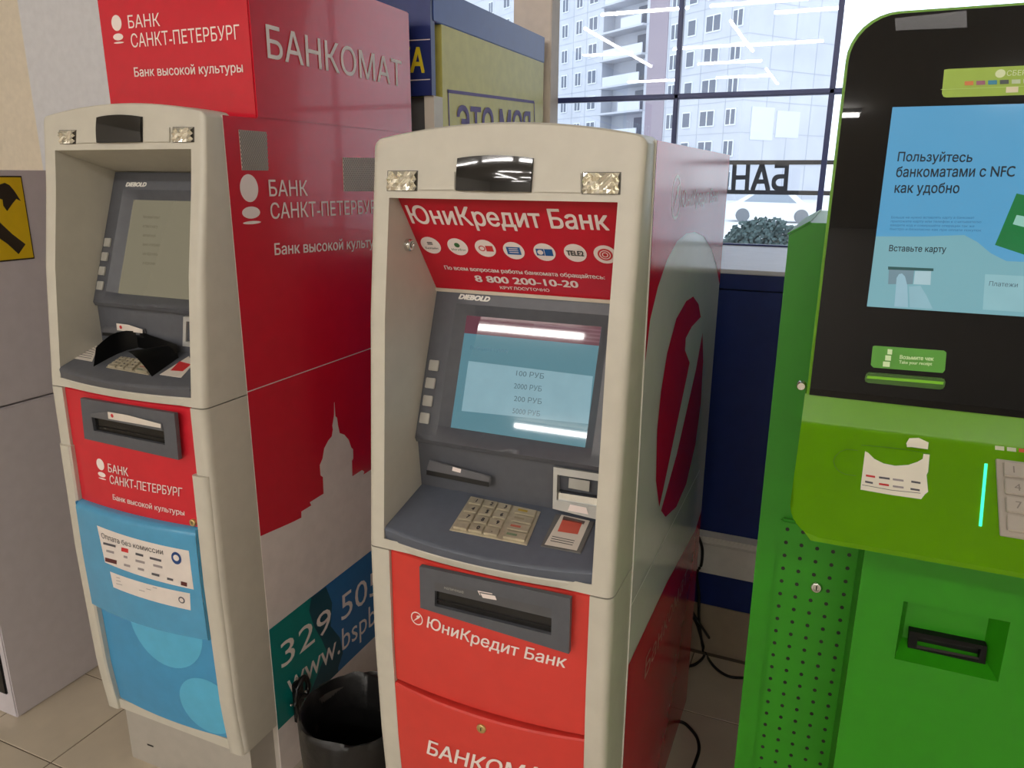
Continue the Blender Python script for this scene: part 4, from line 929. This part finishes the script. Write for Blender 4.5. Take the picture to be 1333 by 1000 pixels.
for k, m in enumerate([(216, 214, 190), (206, 208, 186), (206, 92, 70), (206, 208, 186)]):
    x_ = 1295 + k * 15.5; y_ = 583.5 + k * 1.6
    poly('pay_icon', k3, tpl, [(x_, y_ - 2.6), (x_ + 12, y_ - 1.4), (x_ + 12, y_ + 4), (x_, y_ + 2.6)], M('icon%d' % k, m), .001)

# ================================================================= LEFT: grey cabinet with warning sticker
gc = thing('grey_cabinet', (-2.2, 1.4, 0), 'pale grey metal cabinet with a yellow hammer sticker, beside the crimson cash machine', 'cabinet')
gm = M('pale grey metal', (206, 200, 206), .4, var=.03)
GX = -1.9; gz = H - .57
box('upper_housing', gc, -2.5, GX, 1.05, 1.8, gz + .002, H + .008, gm, .003)
box('lower_housing', gc, -2.5, GX, 1.05, 1.8, .0, gz - .002, gm, .003)
box('front_hatch', gc, -2.47, GX - .02, 1.045, 1.06, .07, .26, black, .003)
gs = PX(GX); z0s, z1s = gs.hit(42, 337).z, gs.hit(27, 229).z; yA, yB = 1.21, gs.hit(36, 283).y
ys0 = M('sign black', (40, 30, 18), .4); 
wsn = plate('warning_sticker', gc, gs, [Vector((GX, yB - .11, z0s)), Vector((GX, yB, z0s)), Vector((GX, yB, z1s)), Vector((GX, yB - .11, z1s))], ys0, .0015, 0)
gs2 = PX(GX + .0015)
poly('sticker_field', wsn, gs2, [(GX, yB - .107, z0s + .0035), (GX, yB - .0025, z0s + .0035), (GX, yB - .0025, z1s - .0035), (GX, yB - .107, z1s - .0035)], M('sign yellow', (226, 190, 10), .4), .0004)
poly('hammer_mark', wsn, gs2, [(-6, 250), (0, 240), (6, 238), (12, 241), (18, 248), (22, 254), (27, 262), (21, 259), (16, 265), (9, 275), (4, 268), (3, 260), (-2, 258)], ys0, .0008)
poly('hammer_mark', wsn, gs2, [(-14, 282), (-8, 272), (0, 290), (16, 305), (33, 318), (24, 331), (10, 318), (0, 311)], ys0, .0008)

# ================================================================= blue and yellow booth behind
bk = thing('info_booth', (-1.4, 2.3, 0), 'blue and yellow booth with purple stamp print, behind the crimson cash machine', 'booth')
RX = -1.06; ry = PX(RX)
yF = ry.hit(564, 90).y; yR = ry.hit(708, 70).y; zt3 = (ry.hit(604, 0).z + ry.hit(706.6, 47.5).z) / 2; zm = (ry.hit(563, 29.4).z + ry.hit(708.5, 80.7).z) / 2
pf_ = PY(yF); zf0 = pf_.hit(550, 125).z
bblue = M('booth blue', (44, 74, 150), .4); byel = M('booth yellow', (214, 206, 110), .45, var=.05)
box('body', bk, -1.75, RX, yF + .05, yR, 0, zm, byel)
box('header', bk, -1.755, RX + .002, yF + .002, yR + .002, zm, zt3, bblue, .002)
box('front_board', bk, -1.75, RX - .0, yF - .01, yF + .012, zf0, zt3 - .002, M('booth navy', (30, 46, 110), .4))
box('corner_post', bk, RX - .03, RX, yF, yF + .05, 0, zf0, M('post white', (226, 220, 206), .5))
box('front_glass', bk, -1.75, RX - .03, yF + .03, yF + .045, .8, zf0, M('booth dark glass', (120, 122, 122), .15))
fb = PY(yF - .01)
for y_ in (51.5, 103.5): poly('white_rule', bk, fb, [(560, y_ + .5), (560, y_ - .8), (500, y_ + 2.2), (500, y_ + 3.5)], whitep, .0008)
text(bk, 'СПРАВКА', fb, (430, 92), (553, 94), (430, 62), M('booth letter yellow', (236, 214, 40), .5), .001, bold=.03)
pur = M('purple stamp', (108, 92, 150), .6); ry2 = PX(RX)
stroke(bk, ry2, [(582, 118.5), (640, 126), (695, 133)], .009, pur, .001, 'stamp_frame')
stroke(bk, ry2, [(583, 118), (585, 175)], .006, pur, .001, 'stamp_frame'); stroke(bk, ry2, [(695, 133), (696, 175)], .006, pur, .001, 'stamp_frame')
text(bk, 'ЭТО МОЯ', ry2, (595, 178), (690, 179), (594, 138), pur, .001, bold=.03, free=True)
# ================================================================= waste bin with black liner
BC = Vector((-.828, 1.105, 0)); BH = .335
bn = thing('waste_bin', BC, 'round waste bin lined with a crumpled black bag, between the two cash machines', 'bin')
bagm = M('black bag film', (20, 19, 19), .42, spec=.45, var=.2, scale=32, bump=1.0)
random.seed(5); ph = [random.uniform(0, 6.28) for _ in range(8)]
wob = lambda a, k: sum(math.sin(a * (3 + 2 * i) + ph[i] + k * 3) * .0013 / (1 + i * .35) for i in range(6))
def lathe(name, prof, mat, wfn=None, n=96, par=bn):
    bm = grid(lambda a, k: BC + Vector((math.cos(a) * (prof[k][0] + (wfn(a, k) if wfn else 0)), math.sin(a) * (prof[k][0] + (wfn(a, k) if wfn else 0)), prof[k][1] + (wfn(a + 1, k) * 1.4 if wfn and 2 < k < len(prof) - 2 else 0))), lins(0, 2 * math.pi, n), range(len(prof)))
    bmesh.ops.remove_doubles(bm, verts=bm.verts, dist=1e-6); return finish(name, bm, mat, par, 60)
lathe('bucket', [(.001, .0), (.082, .0), (.086, .01), (.108, BH - .02), (.111, BH - .014), (.105, BH - .014), (.08, .02), (.001, .02)], M('bucket plastic', (66, 60, 56), .5))
lathe('bag_liner', [(.108, .13), (.113, .17), (.1155, .23), (.118, .285), (.119, BH - .006), (.117, BH + .006), (.112, BH + .009), (.106, BH), (.098, .26), (.088, .17), (.07, .09), (.001, .08)], bagm, wob)
# ================================================================= cables on the floor behind the machines
cm = M('cable black', (22, 20, 20), .45)
fz = PZ(.004); F = lambda *p: fz.hit(*p); W = lambda *p: PY(2.035).hit(*p)
def cable(pts, label): 
    o = tube('power_cable', pts, .0042, cm, None); tag(o, label, 'cable', 'black cables behind the cash machines'); return origin(o, pts[-1])
cable([W(906, 697), W(901, 716), W(903, 738), W(897, 775), W(893, 805), F(890, 868)], 'black cable hanging from the white trunking close to the machine back')
cable([W(908.5, 697), W(914, 714), W(913, 735), W(907, 747), W(910, 775), W(910, 808), F(915, 846), F(916, 855), F(905, 865), F(892, 868)], 'black cable hanging from the white trunking with a loop at its top')
cable([W(898, 790), W(905, 803), W(914, 817), F(930, 838), F(950, 842), F(985, 838)], 'black cable lying along the skirting towards the green terminal')
cable([W(900, 800), W(908, 815), F(917, 846), F(925, 862), F(938, 875), F(955, 882), F(985, 882)], 'black cable sweeping across the floor tiles towards the green terminal')
cable([F(868, 938), F(887, 940), F(897, 947), F(907, 960), F(910, 975), F(906, 990), F(898, 1010)], 'black cable curving out from under the orange red cash machine')
# ================================================================= OUTSIDE
struct(box('ground_outside', None, -90, 60, -60, 160, -.8, -.6, M('pavement outside', (206, 208, 212), .9)))
so = thing('window_sign', (-.3, 3.1, H), 'black letter sign in a thin frame seen from behind, outside the window', 'sign')
ps = PY(3.1); blk = M('sign letter black', (30, 36, 52), .5)
for a in (211.5, 250.5):
    z = (ps.hit(1000, a).z); box('frame_bar', so, -1.35, .1, 3.09, 3.11, z - .008, z + .008, blk)
tx = text(so, 'БАНК', ps, (926, 248), (1025, 247), (926, 216), blk, 0, bold=.03, flip=True, name='letters')
b2 = bmesh.new(); b2.from_mesh(tx.data); r_ = bmesh.ops.extrude_face_region(b2, geom=b2.faces[:])
for g in r_['geom']:
    if isinstance(g, bmesh.types.BMVert): g.co.y -= .012
b2.to_mesh(tx.data); b2.free()
zb_, zt_ = ps.hit(1000, 250).z, ps.hit(1000, 212).z
for x in (-1.35, .08): box('frame_post', so, x, x + .02, 3.09, 3.11, -.6, zt_, blk)
# panel tower block: local x along the long face, y along the end wall
Cn = Vector((-9.6, 75, -.6)); ax = Vector((-.81, .588, 0)).normalized(); ay = Vector((.588, .81, 0)).normalized()
bd = thing('apartment_block', Cn, 'tall pale panel apartment block with balconies, seen through the window', 'building')
wallb = M('panel concrete', (190, 194, 204), .9, var=.05, scale=.4); winb = M('window dark', (104, 112, 128), .5, spec=.2); frb = M('window frame white', (226, 230, 236), .6)
Lx, Ly, Hz = 62, 12.2, 31
def bl(x, y, z): return Cn + ax * x + ay * y + Vector((0, 0, z))
def bbx(name, x0, x1, y0, y1, z0, z1, mat, par=bd):
    bm = bmesh.new(); r = bmesh.ops.create_cube(bm, size=1)
    for v in r['verts']: v.co = bl((x0 + x1) / 2 + v.co.x * (x1 - x0), (y0 + y1) / 2 + v.co.y * (y1 - y0), (z0 + z1) / 2 + v.co.z * (z1 - z0))
    return finish(name, bm, mat, par)
faceA = Plane(Cn, -ay); lx = lambda px, py=110: (faceA.hit(px, py) - Cn).dot(ax)
b0, b1 = lx(838), lx(783); c0, c1_ = lx(866), lx(842)
bbx('wall', 0, b0, 0, Ly, 0, Hz, wallb); bbx('wall', b1, Lx, 0, Ly, 0, Hz, wallb); bbx('wall', b0, b1, 1.6, Ly, 0, Hz, wallb)
bbx('stair_panel', c0, c1_, -.06, 0.02, 0, Hz, M('brown panel', (150, 140, 152), .9))
jm = M('panel joint', (170, 176, 188), .9)
st0 = 9.72 + .6 - 4 * 2.8
wx = [(955, .62), (924, .95), (897, .55), (876, .6), (771, .8), (753, .6), (735, .6), (716, .8), (700, .6), (660, .8), (640, .6), (620, .8)]
proto = {}
for fl_ in range(11):
    zc = st0 + fl_ * 2.8
    if zc < .9 or zc > Hz - 1: continue
    for px, w_ in wx:
        x = lx(px)
        if w_ not in proto:
            bm = bmesh.new()
            for (a, b, c, d, e, f) in ((-w_, w_, -.12, 0.02, -.75, .75),): 
                r = bmesh.ops.create_cube(bm, size=1)
                for v in r['verts']: v.co = ax * ((a + b) / 2 + v.co.x * (b - a)) + ay * ((c + d) / 2 + v.co.y * (d - c)) + Vector((0, 0, (e + f) / 2 + v.co.z * (f - e)))
            nf = len(bm.faces); n_p = 1 if w_ < .6 else 2
            for k in range(n_p):
                r = bmesh.ops.create_cube(bm, size=1); pw = 2 * w_ / n_p
                for v in r['verts']: v.co = ax * (-w_ + pw * (k + .5) + v.co.x * (pw - .16)) + ay * (-.125 + v.co.y * .03) + Vector((0, 0, v.co.z * 1.3))
            bm.faces.ensure_lookup_table()
            for i, f in enumerate(bm.faces): f.material_index = 0 if i < nf else 1
            me = bpy.data.meshes.new('window'); bm.to_mesh(me); bm.free(); me.materials.append(frb); me.materials.append(winb); proto[w_] = me
        o = bpy.data.objects.new('window', proto[w_]); col.objects.link(o); o.parent = bd; o.location = ax * x + Vector((0, 0, zc))
    bbx('storey_joint', 0, Lx, -.02, .02, zc + 1.35, zc + 1.42, jm); bbx('end_joint', -.02, .02, 0, Ly, zc + 1.35, zc + 1.42, jm)
    bbx('balcony_slab', b0, b1, -.5, 1.6, zc - 1.5, zc - 1.3, wallb); 
    bbx('balcony_parapet', b0 + (b1 - b0) * (.05 if fl_ % 2 else .0), b1 - (b1 - b0) * (.5 if fl_ % 3 == 1 else .1), -.5, -.4, zc - 1.3, zc - .35, M('parapet', (206, 210, 220), .8))
    bbx('balcony_door', b0 + 1, b0 + 3.2, 1.5, 1.62, zc - 1.3, zc + .9, winb)
for px in (972 - 26, 911, 886, 868, 762, 745): bbx('vertical_joint', lx(px) - .04, lx(px) + .04, -.02, .02, 0, Hz, jm)
for y in (3.1, 6.2, 9.3): bbx('end_joint', -.02, .02, y - .04, y + .04, 0, Hz, jm)
bbx('poster', -.06, .02, 1.2, 4.2, 5.5, 8.4, M('poster pale', (206, 212, 222), .8)); bbx('poster', -.06, .02, 4.6, 7.8, 5.8, 8.2, M('poster pale'))
# shrub and parked car in front of the block
def shrub(loc, r, label):
    bm = bmesh.new(); random.seed(11)
    for k in range(1500):
        d = Vector((random.gauss(0, 1), random.gauss(0, 1), abs(random.gauss(0, .8)))).normalized() * r * random.uniform(.6, 1); c = Vector(loc) + Vector((d.x * 1.3, d.y, d.z * .9)); s = r * .075
        a = Vector((random.uniform(-1, 1), random.uniform(-1, 1), random.uniform(-1, 1))).normalized(); b = a.orthogonal().normalized()
        bm.faces.new([bm.verts.new(c + q) for q in (a * s, b * s, -a * s, -b * s)])
    o = thing('shrub', loc, label, 'shrub'); f = finish('foliage', bm, M('foliage', (74, 92, 92), .9, var=.2), o); f['kind'] = 'stuff'
    tube('stem', [Vector(loc), Vector(loc) + Vector((0, 0, r * .4)), Vector(loc) + Vector((.1, 0, r * .7))], r * .05, M('bark', (70, 62, 56), .9), o)
P_ = PZ(-.6).hit(994, 320); shrub((P_.x, P_.y, -.6), 1.0 * P_.y / 26, 'dark rounded shrub growing outside the window in front of the apartment block')
cp_ = PZ(-.6).hit(1004, 290); ca = thing('car', (cp_.x, cp_.y, -.6), 'pale parked car outside beyond the dark shrub', 'car')
X_, Y_ = cp_.x, cp_.y
def carprof(name, prof, y0, y1, m): return poly_pts(name, ca, [(X_ + a, Y_ + y0, -.6 + b) for a, b in prof], m, (0, y1 - y0, 0))
carprof('body', [(-2.1, .3), (2.1, .3), (2.15, .75), (1.3, .9), (.7, 1.4), (-.9, 1.42), (-1.7, .95), (-2.15, .8)], 0, 1.7, M('car white', (232, 236, 242), .3))
carprof('side_window', [(-1.35, .95), (1.05, .92), (.6, 1.32), (-.8, 1.34)], -.01, .02, M('car glass', (150, 160, 172), .3))
for wxx in (-1.35, 1.3):
    bm = bmesh.new(); r = bmesh.ops.create_cone(bm, cap_ends=True, segments=20, radius1=.32, radius2=.32, depth=.2)
    for v in r['verts']: v.co = Vector((X_ + wxx + v.co.x, Y_ + .08 + v.co.z, -.28 + v.co.y))
    finish('wheel', bm, M('car wheel', (120, 124, 130), .8), ca)
